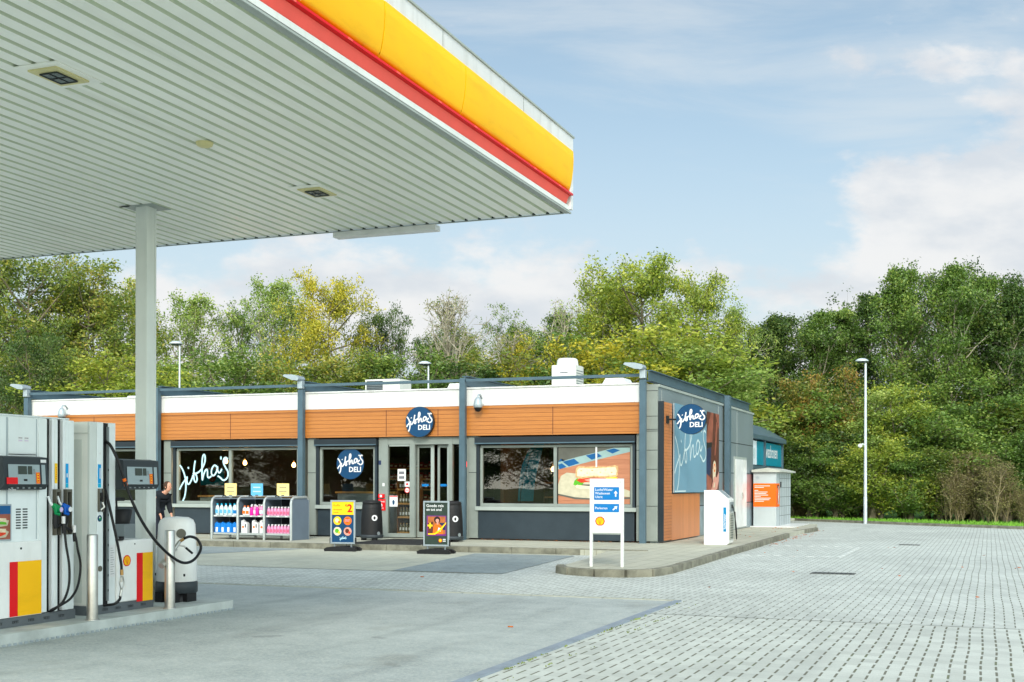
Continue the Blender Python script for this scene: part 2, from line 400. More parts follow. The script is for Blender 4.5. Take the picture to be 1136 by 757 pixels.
def mat_leaf(name, cols, dry=0.0):
    m = bpy.data.materials.new(name); m.use_nodes = True
    g = NG(m.node_tree); g.n.clear()
    out = g.new('ShaderNodeOutputMaterial')
    geo = g.new('ShaderNodeNewGeometry')
    tc = g.new('ShaderNodeTexCoord').outputs['Object']
    n = g.noise(tc, 0.45, 3, 0.6)
    f = g.m('ADD', g.m('MULTIPLY', geo.outputs['Random Per Island'], 0.55), g.m('MULTIPLY', g.ss(n, 0.3, 0.7), 0.5), clamp=True)
    cr = g.new('ShaderNodeValToRGB'); g.put(cr.inputs[0], f)
    e = cr.color_ramp.elements
    while len(e) < len(cols): e.new(0.5)
    for i, c in enumerate(cols):
        e[i].position = i / (len(cols) - 1); e[i].color = c
    df = g.new('ShaderNodeBsdfDiffuse'); g.put(df.inputs[0], cr.outputs[0])
    tl = g.new('ShaderNodeBsdfTranslucent'); g.put(tl.inputs[0], cr.outputs[0])
    gl = g.new('ShaderNodeBsdfGlossy'); gl.inputs['Roughness'].default_value = 0.45; gl.inputs[0].default_value = (0.5, 0.5, 0.5, 1)
    m1 = g.new('ShaderNodeMixShader'); m1.inputs[0].default_value = 0.38
    g.l.new(df.outputs[0], m1.inputs[1]); g.l.new(tl.outputs[0], m1.inputs[2])
    m2 = g.new('ShaderNodeMixShader'); m2.inputs[0].default_value = 0.06
    g.l.new(m1.outputs[0], m2.inputs[1]); g.l.new(gl.outputs[0], m2.inputs[2])
    g.l.new(m2.outputs[0], out.inputs[0])
    return m
LK = 1.0
L = {
 'green': mat_leaf('leaves_mid_green', [S(52, 78, 30), S(84, 114, 44), S(116, 146, 60), S(172, 184, 88)]),
 'dark': mat_leaf('leaves_dark_green', [S(38, 60, 28), S(62, 90, 38), S(90, 118, 50), S(140, 148, 72)]),
 'yellow': mat_leaf('leaves_yellow', [S(100, 120, 38), S(154, 158, 46), S(202, 190, 58), S(232, 212, 80)]),
 'yg': mat_leaf('leaves_yellow_green', [S(78, 102, 36), S(124, 146, 48), S(168, 180, 66), S(216, 208, 88)]),
 'mixed': mat_leaf('leaves_green_brown', [S(62, 86, 36), S(100, 124, 46), S(144, 156, 62), S(190, 168, 74)]),
 'light': mat_leaf('leaves_light_green', [S(86, 112, 48), S(122, 150, 64), S(158, 180, 86), S(204, 208, 118)]),
 'rust': mat_leaf('leaves_rust', [S(82, 106, 44), S(118, 134, 54), S(160, 142, 62), S(184, 116, 62)]),
 'dry': mat_leaf('leaves_dry', [S(104, 104, 58), S(134, 128, 76), S(154, 146, 92), S(116, 136, 64)]),
}
M['silverkerb'] = mat('slab_edge_stone', S(138, 148, 158), 0.7, vary=0.15, vscale=3, bump=0.3)
M['tablewood'] = mat_wood('table_print', S(180, 118, 84), 2, 0.11, 0.03, 0.45)
M['scriptpale'] = mat('poster_script', S(206, 222, 222), 0.5, vary=0)
M['soffit'] = mat('soffit_sheet', S(248, 249, 240), 0.32, vary=0.06, vscale=0.5, metal=0.1, streak=0.25, smap=(2.5, 0.22, 1))
M['soffit2'] = mat('soffit_groove', S(200, 208, 184), 0.45, vary=0.05)
M['pumpgrey2'] = mat('column_grey_paint', S(218, 222, 216), 0.4, vary=0.06, vscale=1, streak=0.2, smap=(9, 9, 0.5))
M['midsilver'] = mat('display_silver', S(150, 164, 168), 0.4, vary=0.05)
M['midgrey2'] = mat('plinth_grey', S(92, 98, 102), 0.5)
M['silverlight'] = mat('light_silver_paint', S(226, 230, 232), 0.35, vary=0.04)
M['boot'] = mat('nozzle_boot_grey', S(96, 94, 84), 0.5)
M['pumpside2'] = mat('pump_greenish_sheet', S(206, 211, 207), 0.4, vary=0.05)  # slightly greenish left part of the gas pump's hose column
M['magenta2'] = mat('pink_label', S(206, 96, 128), 0.5, vary=0)
M['chalkgreen'] = mat('dark_green_print', S(48, 62, 54), 0.45, vary=0.2, vscale=4)
M['woodprint'] = mat('amber_print', S(170, 96, 50), 0.45, vary=0.3, vscale=8)
M['hairprint'] = mat('dark_brown_print', S(40, 24, 20), 0.5, vary=0)
M['signteal'] = mat('teal_label', S(0, 120, 168), 0.4, vary=0)
M['boot2'] = mat('beige_grille', S(150, 152, 140), 0.6)
M['locker'] = mat('light_grey_locker', S(176, 184, 186), 0.4, vary=0.08, vscale=1)
M['concretelid'] = mat('pale_lid', S(178, 180, 170), 0.7, vary=0.12)
M['orange2'] = mat('notice_orange', S(240, 104, 14), 0.45, vary=0.05)
M['printwhite2'] = mat('opal_white_panel', S(215, 226, 232), 0.4, vary=0.06)
M['silverpost'] = mat('galvanised_pole', S(196, 204, 208), 0.4, metal=0.3, vary=0.1)
M['wood_in2'] = mat('shelf_edge_wood', S(190, 140, 80), 0.5)
M['moss'] = mat('joint_moss', S(118, 132, 62), 0.9, vary=0.4, vscale=2)
M['crust'] = mat('bread_crust_print', S(206, 166, 116), 0.45, vary=0.3, vscale=18)
M['acwhite'] = mat('aged_white_metal', S(214, 214, 206), 0.45, vary=0.1)

# ------------------------------------------------------------------ mesh helpers
class MB:
    """collects shapes with a material per face; build() links them as ONE mesh object"""
    def __init__(self, W=(0, 0, 0)): self.v = []; self.f = []; self.mi = []; self.ml = []; self.sm = []; self.W = W
    def mk(self, m):
        if m not in self.ml: self.ml.append(m)
        return self.ml.index(m)
    def add(self, vs, fs, m, smooth=False):
        b = len(self.v); k = self.mk(m)
        W = self.W; self.v += [(p[0] - W[0], p[1] - W[1], p[2] - W[2]) for p in vs]
        for f in fs:
            self.f.append([i + b for i in f]); self.mi.append(k); self.sm.append(smooth)
        return self
    def box(self, x0, x1, y0, y1, z0, z1, m):
        if x0 > x1: x0, x1 = x1, x0
        if y0 > y1: y0, y1 = y1, y0
        if z0 > z1: z0, z1 = z1, z0
        vs = [(x, y, z) for z in (z0, z1) for y in (y0, y1) for x in (x0, x1)]
        return self.add(vs, [(0, 2, 3, 1), (4, 5, 7, 6), (0, 1, 5, 4), (2, 6, 7, 3), (0, 4, 6, 2), (1, 3, 7, 5)], m)
    def prism(self, pts, d0, d1, axis, m, smooth=False):
        """polygon pts (2-D) extruded along axis; axis 0: pts are (y,z), 1: (x,z), 2: (x,y)"""
        def P(p, d):
            return ((d, p[0], p[1]), (p[0], d, p[1]), (p[0], p[1], d))[axis]
        n = len(pts)
        vs = [P(p, d0) for p in pts] + [P(p, d1) for p in pts]
        fs = [tuple(range(n))[::-1], tuple(range(n, 2 * n))]
        self.add(vs, fs, m)
        return self.add(vs, [(i, (i + 1) % n, n + (i + 1) % n, n + i) for i in range(n)], m, smooth)
    def tube(self, pts, r, m, n=8, caps=True, smooth=True):
        pts = [Vector(p) for p in pts]
        rs = r if isinstance(r, (list, tuple)) else [r] * len(pts)
        vs = []; up = None
        for i, p in enumerate(pts):
            t = (pts[min(i + 1, len(pts) - 1)] - pts[max(i - 1, 0)])
            t = t.normalized() if t.length > 1e-9 else Vector((0, 0, 1))
            if up is None:
                up = Vector((0, 0, 1)) if abs(t.z) < 0.9 else Vector((1, 0, 0))
            a = t.cross(up).normalized(); b = a.cross(t).normalized(); up = b
            for k in range(n):
                w = 2 * math.pi * k / n
                vs.append(p + (a * math.cos(w) + b * math.sin(w)) * rs[i])
        fs = []
        for i in range(len(pts) - 1):
            for k in range(n):
                fs.append((i * n + k, i * n + (k + 1) % n, (i + 1) * n + (k + 1) % n, (i + 1) * n + k))
        self.add(vs, fs, m, smooth)
        if caps:
            self.add(vs[:n], [tuple(range(n))[::-1]], m); self.add(vs[-n:], [tuple(range(n))], m)
        return self
    def lathe(self, prof, c, m, n=20, sx=1, sy=1, smooth=True):
        """profile [(r,z)] turned round the z axis through c"""
        vs = []
        for r, z in prof:
            for k in range(n):
                w = 2 * math.pi * k / n
                vs.append((c[0] + r * math.cos(w) * sx, c[1] + r * math.sin(w) * sy, c[2] + z))
        fs = []
        for i in range(len(prof) - 1):
            for k in range(n):
                fs.append((i * n + k, i * n + (k + 1) % n, (i + 1) * n + (k + 1) % n, (i + 1) * n + k))
        return self.add(vs, fs, m, smooth)
    def disc(self, o, ux, uy, r, m, n=32, d=0.0):
        o, ux, uy = Vector(o), Vector(ux), Vector(uy); nn = ux.cross(uy).normalized()
        vs = [o + ux * (r * math.cos(2 * math.pi * k / n)) + uy * (r * math.sin(2 * math.pi * k / n)) + nn * d for k in range(n)]
        return self.add(vs, [tuple(range(n))], m)
    def poly(self, o, ux, uy, pts, m, d=0.0):
        o, ux, uy = Vector(o), Vector(ux), Vector(uy); nn = ux.cross(uy).normalized()
        # orient the polygon the same way round as the frame
        a = sum(pts[i][0] * pts[(i + 1) % len(pts)][1] - pts[(i + 1) % len(pts)][0] * pts[i][1] for i in range(len(pts)))
        if a < 0: pts = pts[::-1]
        return self.add([o + ux * p[0] + uy * p[1] + nn * d for p in pts], [tuple(range(len(pts)))], m)
    def rect(self, o, ux, uy, x0, x1, y0, y1, m, d=0.0):
        return self.poly(o, ux, uy, [(x0, y0), (x1, y0), (x1, y1), (x0, y1)], m, d)
    def ribbon(self, o, ux, uy, pts, w, m, d=0.0, rise=0.002):
        """hand-lettering stroke"""
        o, ux, uy = Vector(o), Vector(ux), Vector(uy); nn = ux.cross(uy).normalized()
        q = catmull(pts, 5); vs = []
        sx, sy = ux.length, uy.length
        for i, p in enumerate(q):
            a = q[max(i - 1, 0)]; b = q[min(i + 1, len(q) - 1)]
            tx, ty = (b[0] - a[0]) * sx, (b[1] - a[1]) * sy
            l = math.hypot(tx, ty) or 1
            nx, ny = -ty / l * w / 2 / sx, tx / l * w / 2 / sy
            dd = d + rise * i / len(q)
            for s in (-1, 1):
                vs.append(o + ux * (p[0] + s * nx) + uy * (p[1] + s * ny) + nn * dd)
        return self.add(vs, [(2 * i, 2 * i + 1, 2 * i + 3, 2 * i + 2)[::-1] for i in range(len(q) - 1)], m)
    def text(self, o, ux, uy, s, size, m, d=0.0, align='LEFT', bold=0.0):
        """letters as flat faces: o is the lower left corner of the line"""
        o, ux, uy = Vector(o), Vector(ux).normalized(), Vector(uy).normalized(); nn = ux.cross(uy).normalized()
        vs, fs = text_faces(s, bold)
        if align == 'CENTER':
            xs = [p[0] for p in vs]; off = -(max(xs) + min(xs)) / 2
        else: off = 0
        return self.add([o + ux * (p[0] + off) * size + uy * p[1] * size + nn * d for p in vs], fs, m)
    def build(self, name, parent=None, loc=None, bevel=0, bseg=2):
        me = bpy.data.meshes.new(name)
        me.from_pydata(self.v, [], self.f)
        for m in self.ml: me.materials.append(M[m] if isinstance(m, str) else m)
        me.polygons.foreach_set('material_index', self.mi)
        me.polygons.foreach_set('use_smooth', self.sm)
        me.update()
        o = bpy.data.objects.new(name, me); col.objects.link(o)
        if parent: o.parent = parent
        if loc: o.location = loc
        if bevel:
            b = o.modifiers.new('bevel', 'BEVEL'); b.width = bevel; b.segments = bseg; b.limit_method = 'ANGLE'
            b.angle_limit = R(40)
        return o

_tc = {}
def text_faces(s, bold=0.0):
    if (s, bold) in _tc: return _tc[(s, bold)]
    cu = bpy.data.curves.new('t', 'FONT'); cu.body = s; cu.size = 1; cu.offset = bold; cu.resolution_u = 2
    ob = bpy.data.objects.new('t', cu); col.objects.link(ob)
    me = ob.to_mesh()
    r = ([tuple(v.co[:2]) for v in me.vertices], [tuple(p.vertices) for p in me.polygons])
    ob.to_mesh_clear(); bpy.data.objects.remove(ob); bpy.data.curves.remove(cu)
    _tc[(s, bold)] = r
    return r

def catmull(p, k):
    q = []
    n = len(p)
    for i in range(n - 1):
        p0, p1, p2, p3 = p[max(i - 1, 0)], p[i], p[i + 1], p[min(i + 2, n - 1)]
        for j in range(k):
            t = j / k
            q.append(tuple(0.5 * (2 * b + (c - a) * t + (2 * a - 5 * b + 4 * c - d) * t * t + (3 * b - a - 3 * c + d) * t ** 3)
                           for a, b, c, d in zip(p0, p1, p2, p3)))
    q.append(tuple(p[-1]))
    return q

def tag(o, label=None, cat=None, group=None, kind=None):
    if label: o['label'] = label
    if cat: o['category'] = cat
    if group: o['group'] = group
    if kind: o['kind'] = kind
    return o

def thing(name, loc, label, cat, group=None, rz=0):
    o = bpy.data.objects.new(name, None); col.objects.link(o)
    o.location = loc; o.rotation_euler = (0, 0, rz); o.empty_display_size = 0.2
    return tag(o, label, cat, group)

def kids(o): return KIDS.setdefault(o.name, [c for c in bpy.data.objects if c.parent == o])
KIDS = {}
def dup(src, loc, label=None, rz=None, scale=None, leaf=None, group=None):
    """copy a thing with its parts and sub-parts"""
    def cp(o, parent):
        c = o.copy(); col.objects.link(c)
        if parent: c.parent = parent
        for ch in kids(o): cp(ch, c)
        return c
    c = cp(src, None); c.location = loc
    if rz is not None: c.rotation_euler = (0, 0, rz)
    if scale: c.scale = scale
    if label: c['label'] = label
    if group: c['group'] = group
    return c

X3, Y3, Z3 = Vector((1, 0, 0)), Vector((0, 1, 0)), Vector((0, 0, 1))

# the hand-written word, strokes in units of its width, y up
_raw = [
 [(78, 250), (105, 285), (125, 330), (136, 380), (137, 440), (126, 500), (108, 536)],
 [(74, 446), (100, 405), (130, 368), (150, 345), (147, 372), (155, 398), (172, 398), (195, 362), (207, 330)],
 [(228, 215), (218, 270), (214, 325), (218, 365), (232, 386), (246, 368), (240, 335), (222, 314), (206, 322)],
 [(206, 322), (250, 312), (288, 285), (318, 235), (324, 190), (314, 167), (300, 188), (294, 260), (297, 366),
  (305, 340), (322, 300), (340, 285), (347, 305), (348, 340), (362, 350), (384, 338)],
 [(442, 268), (415, 253), (392, 275), (384, 310), (396, 333), (418, 325), (436, 295), (444, 262), (444, 290), (455, 310), (470, 305), (484, 280)],
 [(476, 183), (475, 208)],
 [(158, 266), (162, 272), (166, 279)],
 [(541, 203), (520, 192), (502, 204), (500, 235), (518, 268), (540, 300), (543, 335), (525, 362), (497, 370), (470, 350), (445, 336)],
]
SCRIPT = [[((x - 74) / 470, (536 - y) / 470) for x, y in st] for st in _raw]     # 1.0 wide, 0.79 high
def script(mb, o, ux, uy, w, m, d=0.004, rise=0.0015):
    for i, st in enumerate(SCRIPT): mb.ribbon(o, ux, uy, st, w, m, d + 0.0004 * i, rise)

def pecten(mb, o, ux, uy, r, d=0.003):
    """red and yellow scallop emblem, o its centre"""
    def shape(k):
        pts = []
        for i in range(29):
            a = R(-38) + (R(218) - R(-38)) * i / 28
            rr = r * k * (1.0 + 0.05 * abs(math.cos(i * math.pi / 4)))
            pts.append((rr * math.cos(a), rr * math.sin(a) * 0.98))
        pts += [(-0.42 * r * k, -0.92 * r * k), (0.42 * r * k, -0.92 * r * k)]
        return pts
    mb.poly(o, ux, uy, shape(1.0), 'red', d)
    mb.poly(o, ux, uy, shape(0.80), 'yellow', d + 0.0015)
    for a in (35, 62, 90, 118, 145):
        c, s = math.cos(R(a)), math.sin(R(a)); t = r * 0.022
        b = (0.0, -0.62 * r)
        e = (c * r * 0.74, s * r * 0.74)
        px, py = -s * t, c * t
        mb.poly(o, ux, uy, [(b[0] - px, b[1] - py), (e[0] - px, e[1] - py), (e[0] + px, e[1] + py), (b[0] + px, b[1] + py)], 'red', d + 0.003)

# ------------------------------------------------------------------ ground
def sheet(name, pts, z, m):
    mb = MB(); mb.add([(x, y, z) for x, y in pts], [tuple(range(len(pts)))], m)
    return tag(mb.build(name), kind='structure')

sheet('ground', [(-700, -400), (700, -400), (700, 900), (-700, 900)], -0.06, 'earth')
ROAD_EDGE = [(-60, 57.5), (-15, 55.5), (-10.5, 54.0), (-7.8, 52.4), (-5.2, 50.2), (-2.2, 47.6), (1.1, 45.2), (5, 42.8), (14, 38.5), (34, 31)]
road = [(-60, -40), (34, -40)] + ROAD_EDGE[::-1]
sheet('forecourt_paving', road, 0.0, 'pavers')
sheet('far_paving', [(-8, 14.0), (34, 13.2)] + [(34, 31)] + ROAD_EDGE[::-1][1:-2] + [(-8, 52.0)], 0.004, 'pavers_far')
sheet('asphalt', [(-60, -40), (-3.78, -40), (-3.78, 15.45), (-60, 15.45)], 0.008, 'asphalt')
sheet('shopfront_paving', [(-60, 19.0), (-7.6, 19.0), (-8.2, 24.75), (-60, 24.75)], 0.006, 'pavers_beige')
sheet('parking_bay_paving', [(-9.6, 19.05), (-7.55, 19.05), (-8.05, 24.4), (-10.3, 24.4)], 0.011, 'pavers_blue')
sheet('parking_bay_paving', [(-22, 21.8), (-15.6, 21.8), (-14.6, 24.6), (-22, 24.6)], 0.011, 'pavers_blue')
# slim blue-grey kerb stones round the slab
mb = MB()
for i in range(55):
    y = 15.45 - i; mb.box(-3.75, -3.66, y - 0.99, y, -0.05, 0.022, 'silverkerb')
tag(mb.build('slab_edge_kerb'), kind='structure')
mb = MB()
for i in range(50): mb.box(-4.7 - i, -3.72 - i, 15.455, 15.56, -0.05, 0.018, 'palekerb')
tag(mb.build('slab_edge_kerb'), kind='structure')

# walkway round the shop, 12 cm up, and its kerb
WALK = [(-60, 24.92), (-8.5, 24.92), (-7.4, 24.6), (-7.0, 22.0), (-6.8, 20.1), (-6.55, 19.5), (-5.9, 19.25), (-5.5, 19.3), (-5.2, 19.7), (-5.1, 20.6),
        (-5.12, 24), (-5.22, 30), (-5.35, 35.5), (-5.25, 40.5), (-5.6, 44), (-60, 44)]
mb = MB(); mb.prism(WALK, -0.05, 0.118, 2, 'pavers_walk')
tag(mb.build('walkway'), kind='structure')
def kerb_run(pts, name, w=0.13, z=0.128, m='kerb', seg=1.0):
    P = [Vector((*p, 0)) for p in pts]
    # resample
    out = [P[0]]
    for a, b in zip(P[:-1], P[1:]):
        n = max(1, round((b - a).length / seg))
        for i in range(1, n + 1): out.append(a.lerp(b, i / n))
    mb = MB(); rnd = random.Random(3)
    for a, b in zip(out[:-1], out[1:]):
        t = (b - a).normalized(); nrm = Vector((-t.y, t.x, 0)) * w / 2
        a2, b2 = a + t * 0.004, b - t * 0.004; zz = z + rnd.uniform(-0.004, 0.004)
        q = [a2 - nrm, b2 - nrm, b2 + nrm, a2 + nrm]
        mb.add([(p.x, p.y, -0.05) for p in q] + [(p.x, p.y, zz) for p in q],
               [(0, 3, 2, 1), (4, 5, 6, 7), (0, 1, 5, 4), (1, 2, 6, 5), (2, 3, 7, 6), (3, 0, 4, 7)], m)
    return tag(mb.build(name, bevel=0.012), kind='structure')
kerb_run([(-60, 24.86), (-8.6, 24.86), (-6.6, 24.84)], 'kerb', z=0.134)
arc = [(-6.86, 20.05), (-6.74, 19.62), (-6.45, 19.32), (-5.95, 19.1), (-5.45, 19.12), (-5.12, 19.45), (-5.0, 20.2), (-5.05, 22.5), (-5.14, 26), (-5.2, 30), (-5.32, 35.3)]
kerb_run(arc, 'kerb', seg=0.8, z=0.13)
kerb_run([(-5.5, 36.6), (-5.32, 39.0), (-5.2, 40.6), (-5.5, 41.6)], 'kerb', seg=0.7, z=0.12)
kerb_run(ROAD_EDGE, 'kerb', z=0.10, seg=1.2, m='kerb')
kerb_run([(-9.0, 52.6), (-7.6, 51.7)], 'kerb', z=0.11, w=0.35, m='palekerb')

# grass verge behind the far kerb
mb = MB()
verge = ROAD_EDGE + [(34, 60), (-60, 90)]
mb.add([(x, y, 0.05) for x, y in verge], [tuple(range(len(verge)))], 'grass')
tag(mb.build('verge'), kind='structure')
rnd = random.Random(11); mb = MB()
def edge_y(x):
    for (a, b), (c_, d_) in zip(ROAD_EDGE[:-1], ROAD_EDGE[1:]):
        if a <= x <= c_: return b + (d_ - b) * (x - a) / (c_ - a)
    return 31
for i in range(9000):
    x = rnd.uniform(-11, 12); y = edge_y(x) + 0.12 + abs(rnd.gauss(0, 2.0)); h = rnd.uniform(0.06, 0.16); a = rnd.uniform(0, 6.28)
    dx, dy = math.cos(a) * 0.02, math.sin(a) * 0.02; lx, ly = rnd.uniform(-.05, .05), rnd.uniform(-.05, .05)
    mb.add([(x - dx, y - dy, 0.05), (x + dx, y + dy, 0.05), (x + lx, y + ly, 0.05 + h)], [(0, 1, 2)], 'grassblade')
tag(mb.build('grass'), 'bright green mown grass on the verge behind the far kerb', kind='stuff')

# moss and weeds in the slab edge
rnd = random.Random(5); mb = MB()
for i in range(1500):
    if rnd.random() < 0.5:
        t = rnd.uniform(2, 15.4); dens = math.sin(t * 2.1) + math.sin(t * 5.3) * 0.9 + math.sin(t * 13) * 0.8
        if dens < rnd.uniform(-0.6, 1.2): continue
        x, y = -3.635 + rnd.gauss(0, 0.012) + (0.24 * (rnd.random() < 0.2)), t
    else:
        t = rnd.uniform(-18, -4); dens = math.sin(t * 3.1) + math.sin(t * 1.3)
        if dens < 0.2: continue
        x, y = t, 15.6 + rnd.gauss(0, 0.012)
    h = rnd.uniform(0.004, 0.014); a = rnd.uniform(0, 6.28); r = rnd.uniform(0.006, 0.015)
    mb.add([(x + r * math.cos(a), y + r * math.sin(a), 0.006), (x + r * math.cos(a + 2.1), y + r * math.sin(a + 2.1), 0.006),
            (x + r * math.cos(a + 4.2), y + r * math.sin(a + 4.2), 0.008), (x, y, 0.008 + h)], [(0, 1, 3), (1, 2, 3), (2, 0, 3)], 'moss')
tag(mb.build('moss'), 'green moss growing in the paving joints along the slab edge', kind='stuff')

# white paving bricks that outline the bay
mb = MB()
def bricks(x0, y0, x1, y1, n, w):
    for i in range(n):
        t0, t1 = i / n, (i + w) / n
        ax, ay, bx, by = x0 + (x1 - x0) * t0, y0 + (y1 - y0) * t0, x0 + (x1 - x0) * t1, y0 + (y1 - y0) * t1
        if abs(x1 - x0) > abs(y1 - y0): mb.box(ax, bx, ay - 0.04, ay + 0.04, 0.0, 0.0085, 'curbpaint')
        else: mb.box(ax - 0.035, ax + 0.035, ay, by, 0.0, 0.0085, 'curbpaint')
bricks(-5.0, 30.6, -2.9, 30.6, 7, 0.5); bricks(-4.9, 26.2, -2.9, 26.2, 6, 0.5); bricks(-2.88, 26.2, -2.88, 30.7, 8, 0.42)
tag(mb.build('bay_marking'), kind='structure')

# drain grates
def drain(x, y, w, d, label):
    mb = MB(); mb.box(-w / 2, w / 2, -d / 2, d / 2, -0.03, 0.011, 'drain')
    for i in range(9): 
        t = -w / 2 + w * (i + 0.75) / 10; mb.box(t, t + w * 0.045, -d * 0.36, d * 0.36, 0.0112, 0.014, 'black')
    o = mb.build('drain_grate', loc=(x, y, 0)); tag(o, label, 'drain')
drain(-2.45, 21.3, 0.72, 0.42, 'dark cast iron drain grate in the open paving before the bay marking')
drain(-1.85, 32.2, 0.5, 0.4, 'small drain grate in the far paving beyond the bay marking')

# ------------------------------------------------------------------ shop building
VF, US, UL, VB = 28.30, -7.27, -25.95, 40.8
POSTS = [-25.83, -21.32, -16.77, -12.17, -7.57]
shop = thing('shop_building', (0, 0, 0), 'low petrol station shop with orange cladding, white parapet and large windows', 'building')
ZP = 0.12
mb = MB()                                        # outer shell
mb.box(US - 0.2, US, VF + 0.02, VB, ZP, 3.80, 'wallmetal')
mb.box(UL, UL + 0.2, VF + 0.02, VB, ZP, 3.80, 'wallmetal')
mb.box(UL + 0.2, US - 0.2, VB - 0.2, VB, ZP, 3.80, 'wallmetal')
mb.build('wall', shop)
mb = MB()                                        # sheet joints and bottom strip on the side wall
for z in (0.93, 1.85, 2.77): mb.box(US, US + 0.004, VF + 0.05, VB - 0.03, z - 0.012, z + 0.012, 'joint')
for v in (28.62, 31.9, 35.2, 38.0): mb.box(US, US + 0.006, v - 0.01, v + 0.01, ZP + .1, 3.78, 'greygreen2')
mb.box(US, US + 0.005, 39.6, VB - 0.03, 0.95, 1.83, 'redreflect')
mb.box(US, US + 0.02, 32.26, 36.9, 0.14, 0.92, 'zinc')
mb.box(US, US + 0.02, 39.6, VB - 0.03, 0.14, 0.92, 'zinc')
mb.box(US - 0.1, US - 0.002, VF + 0.3, VB, 0.05, 0.2, 'darkblue')
mb.build('wall_sheeting', shop)
mb = MB(); mb.box(UL - 0.02, US + 0.03, VF - 0.01, VB + 0.02, 3.801, 3.86, 'greygreen2'); mb.build('wall_cap', shop)
mb = MB()
mb.box(UL + 0.05, US - 0.05, VF + 0.2, VB - 0.1, 3.55, 3.70, 'roof'); mb.build('roof', shop)
mb = MB()
mb.box(UL + 0.2, US - 0.2, VF + 0.1, 34.0, 0.05, 0.125, 'floor_in')
mb.box(UL + 0.2, US - 0.2, 34.0, 34.1, 0.125, 3.0, 'dark_in')
mb.box(UL + 0.2, US - 0.2, VF + 0.2, 34.0, 2.92, 3.0, 'dark_in')
mb.box(-16.72, -16.62, VF + 0.1, 34.0, 0.125, 2.9, 'dark_in')
mb.box(-12.1, -12.0, 30.4, 34.0, 0.125, 2.9, 'wood_in')
mb.build('interior', shop)

# front: pilasters, plinth panels, shutter boxes, fascia, parapet
for i in range(4):
    a, b = POSTS[i], POSTS[i + 1]
    x0, x1 = a + 0.02, b + 0.02
    w = MB()
    w.box(x0, x1 - 0.004, VF - 0.14, VF + 0.05, 2.70, 3.44, 'wood')
    mid = (x0 + x1) / 2
    js = (mid,) if i != 2 else (mid + 0.1, mid + 1.55)
    for j in js: w.box(j - 0.008, j + 0.008, VF - 0.143, VF - 0.14, 2.71, 3.38, 'brownp')
    w.box(x0, x1 - 0.004, VF - 0.146, VF - 0.14, 3.362, 3.372, 'brownp')
    w.build('cladding', shop)
    w = MB(); w.box(x0, x1 - 0.004, VF - 0.10, VF + 0.12, 3.443, 3.86, 'offwhite')
    w.box(x0, x1 - 0.004, VF - 0.13, VF + 0.14, 3.861, 3.90, 'offwhite'); w.build('parapet', shop, bevel=0.006)
for p in POSTS[:-1]:
    w = MB(); w.box(p + 0.08, p + 0.32, VF - 0.06, VF + 0.1, ZP + 0.04, 2.69, 'greygreen')
    w.box(p + 0.078, p + 0.322, VF - 0.063, VF - 0.06, 1.78, 1.795, 'joint'); w.build('pilaster', shop, bevel=0.004)
w = MB(); w.box(-7.78, US + 0.002, VF - 0.06, VF + 0.015, ZP + 0.04, 3.86, 'greygreen')
for z in (0.98, 1.85, 2.30, 2.75, 2.79, 3.1, 3.7): w.box(-7.782, US + 0.004, VF - 0.063, VF - 0.06, z, z + 0.014, 'joint')
w.build('pilaster', shop, bevel=0.004)
w = MB(); w.box(POSTS[2] - 0.22, POSTS[2] - 0.02, VF - 0.05, VF + 0.1, ZP + 0.04, 2.69, 'greygreen'); w.build('pilaster', shop)

def window(x0, x1, mull=None, z0=0.97, z1=2.46, glass='glass', dark='steelblue'):
    f = MB(); t = 0.06
    f.box(x0, x1, VF - 0.02, VF + 0.07, z0 - 0.02, z0 + 0.055, 'greygreen'); f.box(x0, x1, VF - 0.02, VF + 0.07, z1 - t, z1, 'greygreen')
    for x in (x0, x1 - t) + ((mull - 0.04,) if mull else ()):
        f.box(x, x + (0.08 if x not in (x0, x1 - t) else t), VF - 0.023, VF + 0.073, z0 + 0.055, z1 - t, 'greygreen')
    f.box(x0 - 0.09, x0 - 0.003, VF - 0.07, VF + 0.05, z0 - 0.02, z1 + 0.02, 'shutter')        # shutter rails
    f.box(x1 + 0.003, x1 + 0.06, VF - 0.07, VF + 0.05, z0 - 0.02, z1 + 0.02, 'darkblue')
    fo = f.build('window', shop, bevel=0.003)
    panes = [(x0 + t, (mull - 0.04) if mull else x1 - t)] + ([(mull + 0.04, x1 - t)] if mull else [])
    for a, b in panes:
        g = MB(); g.box(a, b, VF + 0.02, VF + 0.028, z0 + 0.055, z1 - t, glass); g.build('pane', fo)
    s = MB(); s.box(x0 - 0.1, x1 + 0.1, VF - 0.11, VF + 0.08, z0 - 0.12, z0 - 0.024, 'greygreen2'); s.build('sill', fo, bevel=0.005)
    s = MB(); s.box(x0 - 0.1, x1 + 0.08, VF - 0.16, VF + 0.06, z1 + 0.024, 2.66, 'shutter')
    s.box(x0 - 0.1, x1 + 0.08, VF - 0.168, VF - 0.16, z1 + 0.03, z1 + 0.06, 'steelblue'); s.build('shutter_box', fo, bevel=0.006)
    s = MB(); s.box(x0 - 0.06, x1 + 0.04, VF - 0.03, VF + 0.06, ZP + 0.03, z0 - 0.122, 'darkblue'); s.build('plinth_panel', shop, bevel=0.004)
    return fo
window(-25.3, -21.5, -23.4)
win2 = window(-20.85, -16.98, -19.12)
win3 = window(-16.35, -14.72, dark='steelblue')
win4 = window(-11.80, -7.88, -9.83, glass='glassdark')

